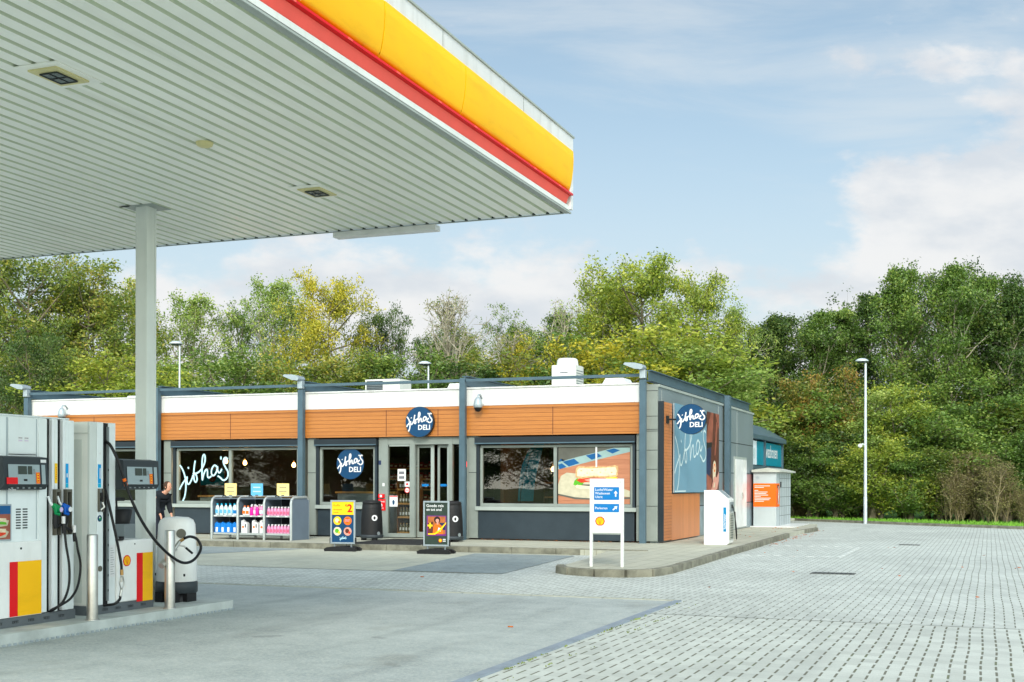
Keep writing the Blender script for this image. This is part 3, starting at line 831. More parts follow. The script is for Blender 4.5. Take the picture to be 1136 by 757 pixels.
# entrance
f = MB()
for x0, x1 in ((-14.62, -14.36), (-13.74, -13.60), (-12.66, -12.56), (-12.16, -12.10)):
    f.box(x0, x1, VF - 0.03, VF + 0.09, ZP + 0.02, 2.69, 'greygreen')
f.box(-14.36, -13.74, VF - 0.02, VF + 0.08, 2.50, 2.69, 'greygreen'); f.box(-13.60, -12.66, VF - 0.025, VF + 0.085, 2.50, 2.69, 'greygreen')
f.box(-12.56, -12.16, VF - 0.02, VF + 0.08, 2.50, 2.69, 'greygreen')
f.box(-14.36, -13.74, VF - 0.02, VF + 0.08, ZP + 0.02, 0.24, 'greygreen'); f.box(-12.56, -12.16, VF - 0.02, VF + 0.08, ZP + 0.02, 0.24, 'greygreen')
f.box(-14.34, -13.76, VF - 0.0, VF + 0.05, 2.46, 2.498, 'greygreen2')
door_frame = f.build('door_frame', shop, bevel=0.003)
g = MB(); g.box(-14.36, -13.74, VF + 0.02, VF + 0.028, 0.24, 2.46, 'glass'); g.build('pane', door_frame)
g = MB(); g.box(-12.56, -12.16, VF + 0.02, VF + 0.028, 0.24, 2.5, 'glass'); g.build('pane', door_frame)
for x0, x1 in ((-13.59, -13.12), (-13.02, -12.665)):
    d = MB(); t = 0.045 if x0 < -13.1 else 0.06
    y0, y1 = (VF + 0.10, VF + 0.14)
    d.box(x0, x0 + t, y0, y1, 0.14, 2.49, 'greygreen'); d.box(x1 - 0.09, x1, y0, y1, 0.14, 2.49, 'greygreen2')
    d.box(x0 + t, x1 - 0.09, y0, y1, 0.14, 0.28, 'greygreen'); d.box(x0 + t, x1 - 0.09, y0, y1, 2.42, 2.49, 'greygreen')
    do = d.build('sliding_door', shop, bevel=0.003)
    d = MB(); d.box(x0 + t, x1 - 0.09, y0 + 0.015, y0 + 0.022, 0.28, 2.42, 'glass'); d.build('pane', do)
    d = MB(); mx = (x0 + x1) / 2 - 0.02
    d.poly((mx, y0 - 0.002, 1.47), X3, Z3, [(-0.08, -0.03), (0.08, -0.03), (0.13, 0), (0.08, 0.03), (-0.08, 0.03)], 'signblue'); d.build('door_sticker', do)
# little plates and stickers by the door
w = MB()
def plate(x0, x1, z0, z1, m, y=VF - 0.034): w.box(x0, x1, y, y + 0.004, z0, z1, m)
plate(-14.51, -14.45, 1.44, 1.52, 'printwhite'); w.build('door_plate', shop)
w = MB(); plate(-14.62, -14.55, 1.99, 2.10, 'navyp'); w.build('door_plate', shop)
w = MB(); w.box(-14.10, -13.87, VF + 0.012, VF + 0.016, 1.58, 1.88, 'printwhite')
w.box(-14.06, -13.91, VF + 0.009, VF + 0.012, 1.63, 1.70, 'greytext'); w.box(-14.06, -13.91, VF + 0.009, VF + 0.012, 1.75, 1.82, 'greytext'); w.build('sticker', door_frame)
w = MB(); w.box(-14.33, -14.10, VF + 0.012, VF + 0.016, 0.92, 1.20, 'printwhite')
w.box(-14.325, -14.105, VF + 0.010, VF + 0.012, 1.17, 1.195, 'red'); w.poly((-14.215, VF + 0.009, 1.03), X3, Z3, [(-.02, -.06), (.02, -.06), (.035, .02), (0, .07), (-.035, .02)], 'navy'); w.build('sticker', door_frame)
w = MB(); w.box(-13.90, -13.76, VF + 0.012, VF + 0.016, 1.43, 1.56, 'printwhite'); w.disc((-13.83, VF + 0.010, 1.495), X3, Z3, 0.03, 'red', 12); w.build('sticker', door_frame)
w = MB(); w.disc((-13.83, VF + 0.014, 1.34), X3, Z3, 0.072, 'red', 24); w.disc((-13.83, VF + 0.012, 1.34), X3, Z3, 0.055, 'printwhite', 24)
w.box(-13.87, -13.79, VF + 0.009, VF + 0.0115, 1.332, 1.348, 'red'); w.build('sticker', door_frame)
w = MB(); w.box(-14.60, -14.44, VF - 0.10, VF - 0.03, 1.14, 1.24, 'red'); w.rect((-14.52, VF - 0.104, 1.19), X3, Z3, -0.03, 0.03, -0.03, 0.03, 'printwhite')
tag(w.build('alarm_box', bevel=0.008), 'small red fire alarm box on the grey post left of the door', 'alarm box')
w = MB(); w.box(-14.62, -14.42, VF - 0.05, VF - 0.03, 0.82, 1.11, 'red')
w.text((-14.52, VF - 0.055, 1.03), X3, Z3, 'BRAND', 0.055, 'printwhite', 0, 'CENTER', 0.01); w.text((-14.52, VF - 0.055, 0.86), X3, Z3, 'BLUS', 0.05, 'printwhite', 0, 'CENTER', 0.01)
w.poly((-14.52, VF - 0.055, 0.95), X3, Z3, [(-.012, -.03), (.012, -.03), (.022, .01), (0, .05), (-.022, .01)], 'printwhite')
tag(w.build('fire_sign'), 'red fire notice plate under the alarm box left of the door', 'sign')

# lettering on the window glass
w = MB(); script(w, (-20.78, VF + 0.012, 1.02), X3 * 1.58, Z3 * 1.62, 0.045, 'scriptblue', 0.0)
w.build('window_lettering', win2)
def deli_logo(mb, c, ux, uy, r, d=0.0):
    """navy disc with the hand-written name and DELI; c centre, ux/uy unit axes"""
    ux, uy = Vector(ux), Vector(uy)
    mb.disc(c, ux, uy, r, 'navy', 48, d)
    o = Vector(c) - ux * r * 0.93 - uy * r * 0.62
    for i, st in enumerate(SCRIPT): mb.ribbon(o, ux * 1.85 * r, uy * 1.60 * r, st, r * 0.085, 'printwhite', d + 0.003 + 0.0004 * i, 0.001)
    mb.text(Vector(c) - ux * r * 0.10 - uy * r * 0.52, ux, uy, 'DELI', r * 0.46, 'printwhite', d + 0.004, 'LEFT', 0.025)
w = MB(); deli_logo(w, (-15.47, VF + 0.012, 2.04 - 0.02), X3, Z3, 0.40); w.build('window_logo', win3)

# the sandwich print that fills the right half of the right window
def uv(o, w_, h_): return Vector(o), X3 * w_, Z3 * h_
po = MB(); o, ux, uy = uv((-9.76, VF + 0.012, 1.03), 1.80, 1.36)
def P(pts, m, k): po.poly(o, ux, uy, pts, m, 0.0012 * k)
def crop(fx, fy): return ((fx - 582) / 484.0, (458 - fy) / 372.0)       # measured on an enlarged view of the print
P([(0, 0), (1, 0), (1, 1), (0, 1)], 'tablewood', 0)
P([crop(582, 225), crop(660, 205), crop(840, 150), crop(1066, 95), crop(1066, 86), crop(582, 86)], 'shadowp', 1)
P([crop(582, 230), crop(660, 214), crop(860, 165), crop(1066, 118), crop(1066, 90), crop(960, 90), crop(850, 118), crop(720, 148), crop(582, 182)], 'checkpale', 2)
for q in ([(582, 182), (632, 170), (612, 178), (600, 160)], [(612, 180), (690, 160), (728, 190), (655, 212)], [(770, 140), (845, 122), (880, 145), (810, 168)],
          [(905, 108), (960, 94), (1000, 108), (950, 128)], [(582, 200), (606, 190), (640, 215), (590, 230)]):
    P([crop(*c_) for c_ in q], 'checkblue', 3)
P([crop(582, 330), crop(600, 275), crop(640, 252), crop(700, 258), crop(800, 300), crop(930, 330), crop(1000, 350), crop(1066, 372), crop(1066, 412), crop(990, 405),
   crop(930, 418), crop(860, 425), crop(700, 415), crop(582, 392)], 'board', 4)
P([crop(582, 392), crop(700, 415), crop(860, 425), crop(930, 418), crop(1066, 412), crop(1066, 424), crop(930, 434), crop(700, 428), crop(582, 402)], 'shadowp', 5)
P([crop(700, 348), crop(770, 362), crop(880, 366), crop(985, 352), crop(1004, 338), crop(960, 330), crop(720, 330)], 'shadowp', 5.3)
P([crop(686, 332), crop(694, 306), crop(712, 290), crop(724, 296), crop(748, 288), crop(760, 318), crop(740, 338), crop(716, 330), crop(702, 338)], 'lettuce', 6)
P([crop(930, 325), crop(952, 306), crop(970, 312), crop(995, 298), crop(1000, 312), crop(984, 328), crop(950, 338)], 'lettuce', 6)
P([crop(706, 302), crop(740, 286), crop(800, 290), crop(860, 286), crop(930, 292), crop(984, 286), crop(992, 304), crop(960, 318), crop(900, 312), crop(850, 322), crop(780, 314), crop(740, 320)], 'tomato', 7)
P([crop(760, 300), crop(800, 292), crop(830, 304), crop(800, 314)], 'skinp', 7.6)
P([crop(880, 300), crop(915, 292), crop(930, 306), crop(900, 314)], 'brownp', 7.8)
P([crop(905, 288), crop(950, 280), crop(988, 284), crop(970, 296), crop(925, 300)], 'yellowp', 8.3)
P([crop(702, 282), crop(700, 250), crop(706, 222), crop(724, 208), crop(780, 214), crop(840, 210), crop(910, 214), crop(965, 203), crop(988, 210), crop(990, 240), crop(986, 270), crop(972, 282), crop(900, 288), crop(820, 282), crop(750, 292), crop(716, 290)], 'crust', 9)
P([crop(712, 276), crop(712, 240), crop(730, 220), crop(800, 226), crop(880, 222), crop(970, 216), crop(980, 240), crop(974, 268), crop(900, 276), crop(820, 272), crop(750, 280)], 'cream', 10)
for cx, cy, r in ((740, 240, 9), (780, 256, 7), (815, 238, 10), (870, 250, 8), (905, 236, 7), (945, 252, 9), (760, 268, 6), (925, 268, 6)):
    P([crop(cx + r * 0.9 * math.cos(k * 0.9), cy + r * 0.4 * math.sin(k * 0.9)) for k in range(7)], 'crust', 10.8)
P([crop(700, 340), crop(716, 334), crop(800, 342), crop(900, 338), crop(990, 330), crop(998, 346), crop(960, 360), crop(860, 366), crop(740, 360), crop(706, 352)], 'cream', 9.5)
P([crop(836, 82), crop(848, 82), crop(848, 216), crop(838, 216)], 'printwhite', 12)
po.build('window_print', win4)

# wood cladding on the side wall
w = MB(); w.box(US, US + 0.13, VF + 0.02, 29.12, 0.17, 3.45, 'woodside')
w.box(US, US + 0.12, 29.123, 32.24, 0.15, 1.27, 'woodplain'); w.build('side_cladding', shop, bevel=0.004)
w = MB(); w.box(US + 0.01, US + 0.135, VF - 0.03, VF + 0.018, 0.16, 3.46, 'shutter'); w.build('cladding_edge', shop)
# side door
dr = MB(); dr.box(US, US + 0.03, 37.5, 39.5, 0.14, 2.36, 'greygreen2'); dr = dr.build('side_door', shop)
q = MB(); q.box(US + 0.03, US + 0.05, 37.62, 38.75, 0.18, 2.28, 'white'); q.box(US + 0.03, US + 0.045, 38.77, 39.42, 0.18, 2.28, 'gloss_white'); q.build('door_leaf', dr)
q = MB(); q.box(US + 0.05, US + 0.085, 38.6, 38.66, 1.05, 1.25, 'stainless'); q.build('handle', dr)

# ------------------------------------------------------------------ steel frame round the shop
fr = thing('steel_frame', (0, 0, 0), 'blue grey steel post and beam frame standing round the shop', 'frame')
YF = VF - 0.30
def hsec(mb, x, y, z0, z1, w=0.13, d=0.16, m='steelblue'):
    mb.box(x - w / 2, x - w / 2 + 0.012, y - d / 2, y + d / 2, z0, z1, m); mb.box(x + w / 2 - 0.012, x + w / 2, y - d / 2, y + d / 2, z0, z1, m)
    mb.box(x - w / 2 + 0.012, x + w / 2 - 0.012, y - 0.045, y - 0.033, z0, z1, m)
for i, p in enumerate(POSTS):
    w = MB(); zt = 4.13 if i in (1, 3) else 3.97; w.box(p - 0.065, p + 0.065, YF, YF + 0.13, 0.10, zt, 'steelblue')
    w.box(p - 0.075, p + 0.075, YF - 0.02, YF - 0.002, 0.10, zt - 0.02, 'steelblue'); w.build('post', fr, bevel=0.004)
    w = MB(); w.box(p - 0.05, p + 0.05, YF + 0.135, VF - 0.12, 3.92, 4.06, 'steelblue'); w.build('bracket', fr)
    w = MB(); a = p + (0.0 if i < 4 else 0.10)
    w.box(a - 0.01, a + 0.01, YF + 0.16, VB + 0.3, 3.95, 4.17, 'steelblue'); w.box(a - 0.08, a + 0.08, YF + 0.16, VB + 0.3, 4.171, 4.19, 'steelblue')
    w.box(a - 0.08, a + 0.08, YF + 0.16, VB + 0.3, 3.93, 3.949, 'steelblue'); w.build('rafter', fr)
for a, b in zip(POSTS[:-1], POSTS[1:]):
    w = MB(); w.box(a + 0.08, b - 0.08, YF + 0.03, YF + 0.10, 4.03, 4.10, 'steelblue'); w.build('beam', fr, bevel=0.004)
for v in (35.95,):
    w = MB(); w.box(US + 0.05, US + 0.20, v - 0.14, v + 0.14, 0.10 if v < 40 else 3.4, 4.1, 'steelblue'); w.build('post', fr, bevel=0.006)

# ------------------------------------------------------------------ rooftop things
w = thing('air_conditioner', (-10.70, 31.85, 3.70), 'tall white two tier air conditioning unit on the shop roof', 'air conditioner')
q = MB(); q.box(-0.36, 0.33, -0.35, 0.35, 0.0, 1.02, 'acwhite'); q.build('lower_case', w, bevel=0.02)
q = MB(); q.lathe([(0.0, 1.22), (0.24, 1.22), (0.28, 1.18), (0.30, 1.023)], (-0.02, 0, 0), 'acwhite', 4 * 8); q.build('fan_shroud', w)
q = MB(); q.box(-0.12, 0.10, -0.354, -0.35, 0.80, 0.82, 'navyp')
for i in range(11): q.box(0.33, 0.334, -0.28, 0.28, 0.16 + i * 0.07, 0.185 + i * 0.07, 'midgrey')
q.build('front_trim', w)
w = thing('air_conditioner', (-16.75, 33.0, 3.70), 'low white air unit with dark side grille on the roof left of the navy disc', 'air conditioner')
q = MB(); q.box(-0.57, 0.57, -0.4, 0.4, 0, 0.90, 'acwhite'); q.build('case', w, bevel=0.015)
q = MB(); q.box(-0.52, 0.02, -0.406, -0.402, 0.25, 0.85, 'darkgrey')
for i in range(12): q.box(-0.52, 0.02, -0.412, -0.407, 0.27 + i * 0.048, 0.285 + i * 0.048, 'midgrey')
q.build('grille', w)
def skydome(x, y, r, h, label):
    w = thing('roof_vent', (x, y, 3.70), label, 'roof vent', 'white roof domes')
    q = MB(); q.prism([(-r, 0.0), (-r, 0.04), (-r * 0.78, h * 0.65), (-r * 0.55, h), (r * 0.55, h), (r * 0.78, h * 0.65), (r, 0.04), (r, 0.0)], -r * 0.8, r * 0.8, 1, 'dome', True)
    q.build('hood', w)
    q = MB(); q.poly((0, -r * 0.8 - 0.003, 0.08), X3, Z3, [(-r * 0.55, 0.0), (r * 0.55, 0.0), (r * 0.25, h * 0.32), (0, h * 0.45), (-r * 0.25, h * 0.32)], 'darkgrey'); q.build('opening', w)
skydome(-8.75, 30.0, 0.42, 0.46, 'white roof hood beside the corner flood light')
skydome(-11.9, 32.0, 0.50, 0.48, 'low white roof hood left of the tall air conditioning unit')
skydome(-23.2, 30.0, 0.55, 0.36, 'low white roof hood near the left end of the roof')
skydome(-14.2, 33.0, 0.6, 0.70, 'wide pale roof hood partly hidden behind the steel post right of the door')

def cctv(x, label):
    w = thing('security_camera', (x, VF - 0.10, 3.52), label, 'security camera', 'dome cameras on the white parapet')
    q = MB(); q.box(-0.06, 0.06, -0.02, 0.0, -0.05, 0.16, 'white'); q.tube([(0, -0.02, 0.10), (0, -0.12, 0.19), (0, -0.24, 0.17), (0, -0.26, 0.10)], 0.025, 'silver', 8); q.build('bracket', w)
    q = MB(); q.lathe([(0.0, 0.12), (0.05, 0.11), (0.085, 0.05), (0.11, -0.04), (0.115, -0.11), (0.10, -0.14)], (0, -0.26, 0), 'silver', 20); q.build('housing', w)
    q = MB(); q.lathe([(0.10, -0.142), (0.09, -0.17), (0.07, -0.215), (0.035, -0.24), (0.0, -0.245)], (0, -0.26, 0), 'black', 16); q.build('lens_dome', w)
cctv(-24.5, 'silver dome camera on the parapet above the left petrol pump')
cctv(-11.72, 'silver dome camera on the parapet right of the steel post by the door')

def flood(x, y, z, label, flip=False):
    w = thing('flood_light', (x, y, z), label, 'flood light', 'flood lights on the steel posts')
    q = MB(); q.box(-0.06, 0.08, -0.09, 0.06, 0.0, 0.20, 'silver'); q.build('mounting_box', w, bevel=0.01)
    q = MB()
    prof = [(-0.42, 0.33), (-0.38, 0.37), (-0.15, 0.36), (0.02, 0.32), (0.06, 0.25), (0.02, 0.20), (-0.15, 0.22), (-0.33, 0.29)]
    q.prism(prof, -0.22, 0.12, 1, 'silver', True); q.build('lamp_head', w, bevel=0.01)
    q = MB(); q.add([(-0.40, -0.18, 0.318), (-0.40, 0.08, 0.318), (-0.10, 0.08, 0.204), (-0.10, -0.18, 0.204)], [(0, 1, 2, 3)], 'lampglass'); q.build('lamp_glass', w)
    return w
for p, la in ((POSTS[0], 'silver flood light on the leftmost post of the steel frame'), (POSTS[2], 'silver flood light on the post between the rack window and the small logo window'),
              (POSTS[4], 'silver flood light on the front right corner post')):
    flood(p, YF + 0.02, 3.98, la)

# ------------------------------------------------------------------ signs on the shop
w = thing('disc_sign', (-13.36, VF - 0.16, 3.06), 'round navy sign lettered in white on the orange fascia above the door', 'sign')
q = MB(); q.disc((0, -0.10, 0), X3, Z3, 0.385, 'shutter', 48, 0.0); pts = [(0.385 * math.cos(a * math.pi / 24), 0.385 * math.sin(a * math.pi / 24)) for a in range(48)]
q.prism(pts, -0.095, 0.0, 1, 'shutter'); q.build('casing', w)
q = MB(); deli_logo(q, (0, -0.104, 0), X3, Z3, 0.378); q.build('sign_face', w)
w = thing('projecting_sign', (US + 0.13, 28.62, 3.04), 'round navy sign on a bracket projecting from the side wall', 'sign')
q = MB(); q.box(0.0, 0.03, -0.1, 0.1, -0.09, 0.09, 'black'); q.box(0.03, 0.25, -0.015, 0.015, -0.02, 0.02, 'black'); q.build('bracket', w)
q = MB(); pts = [(0.59 + 0.36 * math.cos(a * math.pi / 24), 0.0 + 0.36 * math.sin(a * math.pi / 24)) for a in range(48)]
q.prism(pts, -0.05, 0.05, 1, 'shutter'); q.build('casing', w)
q = MB(); deli_logo(q, (0.59, -0.054, 0), X3, Z3, 0.353); q.build('sign_face', w)

w = thing('wall_poster', (US + 0.15, 29.15, 1.30), 'large grey blue and brown poster with pale handwriting on the side wall', 'poster')
q = MB(); q.box(0, 0.03, 0, 5.26, 0, 2.17, 'silver'); q.build('backing_panel', w)
o = Vector((0.032, 0, 0))
q = MB(); H = 2.17
def PP(pts, m, k): q.poly(o, Y3, Z3, pts, m, 0.0015 * k)
PP([(0, 0), (3.62, 0), (3.62, H), (0, H)], 'postblue', 0)
for i, st in enumerate(SCRIPT): q.ribbon(o + Y3 * 0.02 + Z3 * 0.06, Y3 * 3.5, Z3 * 2.15, st, 0.055, 'scriptpale', 0.002 + 0.0006 * i, 0.001)
PP([(0.02, 0.02), (1.2, 0.02), (1.2, 0.05), (0.02, 0.05)], 'scriptpale', 2)
q.build('lettered_half', w)
q = MB()
PP([(3.62, 0), (5.26, 0), (5.26, H), (3.62, H)], 'brownp', 0)
PP([(3.62, 1.5), (3.9, 1.9), (4.2, H), (4.5, H), (4.45, 1.7), (4.35, 1.35), (4.0, 1.3), (3.62, 1.35)], 'brownl', 1)
PP([(3.62, 0.35), (4.15, 0.5), (4.2, 1.25), (3.62, 1.15)], 'navyp', 2)
PP([(3.62, 1.18), (4.25, 1.22), (4.3, 1.36), (3.62, 1.32)], 'black', 3)
PP([(3.62, 0), (4.2, 0), (4.3, 0.35), (3.62, 0.5)], 'brownl', 3)
PP([(4.75, H), (5.26, H), (5.26, 1.75), (5.0, 1.9)], 'brownl', 2)
PP([(4.62, 1.0), (4.78, 1.02), (5.1, 1.9), (4.85, 1.95)], 'brownl', 2)
PP([(4.18, 0.05), (4.5, 0.3), (4.9, 0.38), (5.22, 0.58), (5.22, 0.3), (5.0, 0.08), (4.5, 0.0), (4.3, 0.0)], 'skinp', 4)
PP([(4.45, 0.12), (4.66, 0.12), (4.85, 0.68), (4.38, 0.62)], 'cream', 5)
q.disc(o + Y3 * 4.62 + Z3 * 0.66, Y3, Z3, 0.20, 'cream', 20, 0.009)
q.disc(o + Y3 * 4.62 + Z3 * 0.66, Y3, Z3, 0.12, 'orange', 16, 0.0105); q.disc(o + Y3 * 4.62 + Z3 * 0.66, Y3, Z3, 0.07, 'cream', 16, 0.012)
PP([(4.3, 0.2), (4.55, 0.42), (4.9, 0.40), (4.88, 0.30), (4.6, 0.26), (4.35, 0.08)], 'skinp', 8.5)
q.build('photo_half', w)

def ray(px, py):
    """direction through a point of the photograph, used to take measurements of the place"""
    dx, dy = px - 568, py - 378.5
    x, y = dx + ROLL * dy, dy - ROLL * dx
    Xc, Zc = x / FPX, -(y - 158.8) / FPX
    c, s = math.cos(YAW), math.sin(YAW)
    return Vector((Xc * c - s, Xc * s + c, Zc))
def atu(px, py, u):
    d = ray(px, py); t = u / d.x
    return Vector((u, d.y * t, EYE + d.z * t))
def atD(px, D):
    c, s = math.cos(YAW), math.sin(YAW); Xc = (px - 568) / FPX * D
    return (Xc * c - D * s, Xc * s + D * c)

# ------------------------------------------------------------------ canopy
CU0, CU1, CV0, CV1, CZ = -13.9, -4.70, 0.4, 14.0, 4.76
cn = thing('canopy', (-9.3, 12.0, 0.12), 'large filling station canopy with yellow and red edge and ribbed white underside', 'canopy')
W = (-9.3, 12.0, 0.12)
w = MB(W); pitch = 0.178; n = int((CU1 - CU0 - 0.1) / pitch)
x = CU1 - 0.06; prof = []
for i in range(n):
    a = x - pitch
    w.add([(a, CV0, CZ), (x - 0.052, CV0, CZ), (x - 0.052, CV1, CZ), (a, CV1, CZ)], [(0, 1, 2, 3)], 'soffit')
    w.add([(x - 0.052, CV0, CZ), (x - 0.040, CV0, CZ + 0.03), (x - 0.040, CV1, CZ + 0.03), (x - 0.052, CV1, CZ)], [(0, 1, 2, 3)], 'soffit2')
    w.add([(x - 0.040, CV0, CZ + 0.03), (x - 0.012, CV0, CZ + 0.03), (x - 0.012, CV1, CZ + 0.03), (x - 0.040, CV1, CZ + 0.03)], [(0, 1, 2, 3)], 'soffit2')
    w.add([(x - 0.012, CV0, CZ + 0.03), (x, CV0, CZ), (x, CV1, CZ), (x - 0.012, CV1, CZ + 0.03)], [(0, 1, 2, 3)], 'soffit2')
    x = a
XL = x
w.box(CU0, XL, CV0, CV1, CZ, CZ + 0.04, 'soffit')
w.box(CU1 - 0.06, CU1 - 0.012, CV0, CV1 + 0.03, CZ - 0.012, CZ + 0.04, 'greygreen2')
w.build('soffit', cn)
w = MB(W); w.box(CU0 + 0.05, CU1 - 0.2, CV0, CV1 - 0.02, CZ + 0.05, CZ + 0.80, 'roof'); w.build('roof', cn)
w = MB(W)
w.box(CU1 - 0.010, CU1 + 0.012, CV0, CV1 + 0.06, CZ - 0.012, CZ + 0.006, 'greygreen2'); w.box(CU1 - 0.03, CU1 - 0.012, CV0, CV1 + 0.04, CZ + 0.007, CZ + 0.022, 'joint'); w.box(CU1 - 0.05, CU1 - 0.002, CV0, CV1 + 0.05, CZ + 0.023, CZ + 0.075, 'pumpgrey2'); w.box(CU1 - 0.05, CU1 - 0.02, CV0, CV1 + 0.03, CZ + 0.076, CZ + 0.088, 'joint')
w.build('edge_trim', cn)
w = MB(W); w.box(CU0 - 0.03, CU0 - 0.001, CV0, CV1 + 0.05, CZ - 0.02, CZ + 0.05, 'silver'); w.build('edge_trim', cn)
w = MB(W)                                           # faded red strip and bright lip
w.prism([(CU1 - 0.03, CZ + 0.089), (CU1 + 0.01, CZ + 0.19), (CU1 - 0.03, CZ + 0.19), (CU1 - 0.07, CZ + 0.089)], CV0, CV1 - 0.02, 1, 'redsoft')
w.prism([(CU1 - 0.0, CZ + 0.191), (CU1 + 0.05, CZ + 0.195), (CU1 + 0.05, CZ + 0.215), (CU1 - 0.02, CZ + 0.235), (CU1 - 0.06, CZ + 0.191)], CV0, CV1 + 0.02, 1, 'red')
rnd = random.Random(2)
for i in range(16):
    y = CV1 - 0.5 - i * 0.84; w.box(CU1 + 0.0505, CU1 + 0.054, y, y + 0.07, CZ + 0.196, CZ + 0.212, 'redsoft')
w.build('red_band', cn)
w = MB(W); jv = [CV1 + 0.0, 10.75 + 0.5, 9.08 + 0.4]; 
jv = [CV1 + 0.01, 10.75, 9.07, 5.8, 2.6, 0.4]
prof = [(CU1 - 0.01, 4.998), (CU1 + 0.02, 5.06), (CU1 + 0.04, 5.15), (CU1 + 0.055, 5.26), (CU1 + 0.06, 5.38), (CU1 + 0.055, 5.478), (CU1 - 0.03, 5.48)]
for a, b in zip(jv[:-1], jv[1:]): w.prism(prof, b + 0.009, a - 0.009, 1, 'yellow', True)
w.box(CU1 - 0.04, CU1 + 0.01, CV0, CV1, 5.05, 5.47, 'shutter')
w.build('yellow_band', cn)
w = MB(W); w.box(CU1 - 0.06, CU1 + 0.02, CV0, CV1 + 0.10, 5.481, 5.665, 'offwhite'); w.box(CU1 - 0.08, CU1 + 0.035, CV0, CV1 + 0.12, 5.666, 5.685, 'greygreen2')
for v_ in (12.4, 10.3, 8.2, 6.1): w.box(CU1 + 0.0205, CU1 + 0.022, v_, v_ + 0.008, 5.49, 5.66, 'greygreen')
w.box(CU0, CU1 + 0.02, CV1 + 0.02, CV1 + 0.10, CZ + 0.04, 5.48, 'offwhite'); w.box(CU0, CU1 - 0.062, CV1 + 0.02, CV1 + 0.10, 5.481, 5.665, 'offwhite')
w.box(CU0 - 0.02, CU0 + 0.04, CV0, CV1 + 0.10, CZ + 0.06, 5.665, 'offwhite')
w.build('white_fascia', cn)
w = MB(W); x = CU1 - 0.06
for i in range(n): w.box(x - 0.05, x - 0.014, CV1 - 0.001, CV1 + 0.019, CZ - 0.001, CZ + 0.045, 'joint'); x -= pitch
w.box(CU0, CU1 - 0.07, CV1 + 0.003, CV1 + 0.02, CZ - 0.015, CZ - 0.002, 'greygreen2')
w.build('rear_edge', cn)
w = MB(W); w.box(-7.9, -6.45, CV1 - 0.02, CV1 + 0.14, CZ - 0.085, CZ - 0.016, 'white'); w.build('gutter_tray', cn, bevel=0.006)
w = MB(W)
w.box(-9.3 - 0.082, -9.3 + 0.082, 12.0 - 0.07, 12.0 + 0.07, 0.12, CZ, 'pumpgrey2'); w.box(-9.3 - 0.082, -9.3 + 0.082, 12.072, 12.11, 0.12, CZ, 'pumpgrey2')
w.build('column', cn, bevel=0.006)
w = MB(W); w.box(-9.3 - 0.082, -9.3 + 0.082, 2.0, 2.2, 0.12, CZ, 'pumpgrey2'); w.build('column', cn, bevel=0.006)
w = MB(W); w.box(-9.3 - 0.22, -9.3 + 0.22, 11.85, 12.2, CZ - 0.006, CZ - 0.001, 'greygreen2'); w.box(-9.55, -9.42, 11.84, 11.87, CZ - 0.012, CZ - 0.007, 'joint'); w.build('column_collar', cn)
def ceil_light(x, y, label):
    w = thing('ceiling_light', (x, y, CZ), label, 'ceiling light', 'recessed lights in the canopy underside')
    q = MB(); q.box(-0.21, 0.21, -0.27, 0.27, -0.010, -0.002, 'soffit'); q.box(-0.14, 0.14, -0.19, 0.19, -0.024, -0.011, 'frameyellow')
    q.build('frame', w)
    q = MB(); q.box(-0.085, 0.085, -0.12, 0.12, -0.032, -0.025, 'lampglass')
    for t in (-0.085, 0.0, 0.085): q.box(t - 0.005, t + 0.005, -0.12, 0.12, -0.036, -0.0325, 'black')
    for t in (-0.12, 0.0, 0.12): q.box(-0.085, 0.085, t - 0.005, t + 0.005, -0.0365, -0.033, 'black')
    q.build('lamp_glass', w)
ceil_light(-6.92, 7.85, 'square recessed lamp in the canopy underside at the upper left')
ceil_light(-6.98, 12.0, 'square recessed lamp in the canopy underside nearest its back edge')
w = MB(); w.lathe([(0.0, -0.045), (0.05, -0.043), (0.075, -0.03), (0.085, -0.001)], (0, 0, 0), 'frameyellow', 20)
tag(w.build('smoke_detector', loc=(-7.0, 9.92, CZ)), 'small round beige detector in the canopy underside between the lamps', 'detector')

# ------------------------------------------------------------------ pump island
w = MB(); IU = -8.36
isl = [(IU, -6), (IU, 12.42), (IU - 0.04, 12.50), (-10.25, 12.50), (-10.25, -6)]
w.prism(isl, -0.04, 0.118, 2, 'concrete')
o = w.build('pump_island', bevel=0.015); tag(o, kind='structure')
w = MB(); rnd = random.Random(4)                    # checker-plate strip at the foot of the kerb
for i in range(150):
    y = 12.4 - i * 0.07; w.box(IU, IU + 0.012, y, y + 0.035, 0.004, 0.03, 'silver')
tag(w.build('island_strip'), kind='structure')
def bollard(px, label):
    p = atu(px, 680, -8.45)
    w = thing('bollard', (-8.45, p.y, 0.118), label, 'bollard', 'stainless bollards on the pump island')
    q = MB(); q.lathe([(0.056, 0.0), (0.056, 0.855), (0.052, 0.865), (0.0, 0.867)], (0, 0, 0), 'stainless', 28); q.build('tube', w)
    q = MB(); q.lathe([(0.075, 0.0), (0.075, 0.008), (0.057, 0.010)], (0, 0, 0), 'stainless', 28); q.build('foot_ring', w)
bollard(102, 'stainless steel bollard in front of the tall cream pump cabinet')
bollard(188, 'stainless steel bollard beside the white rounded tank')

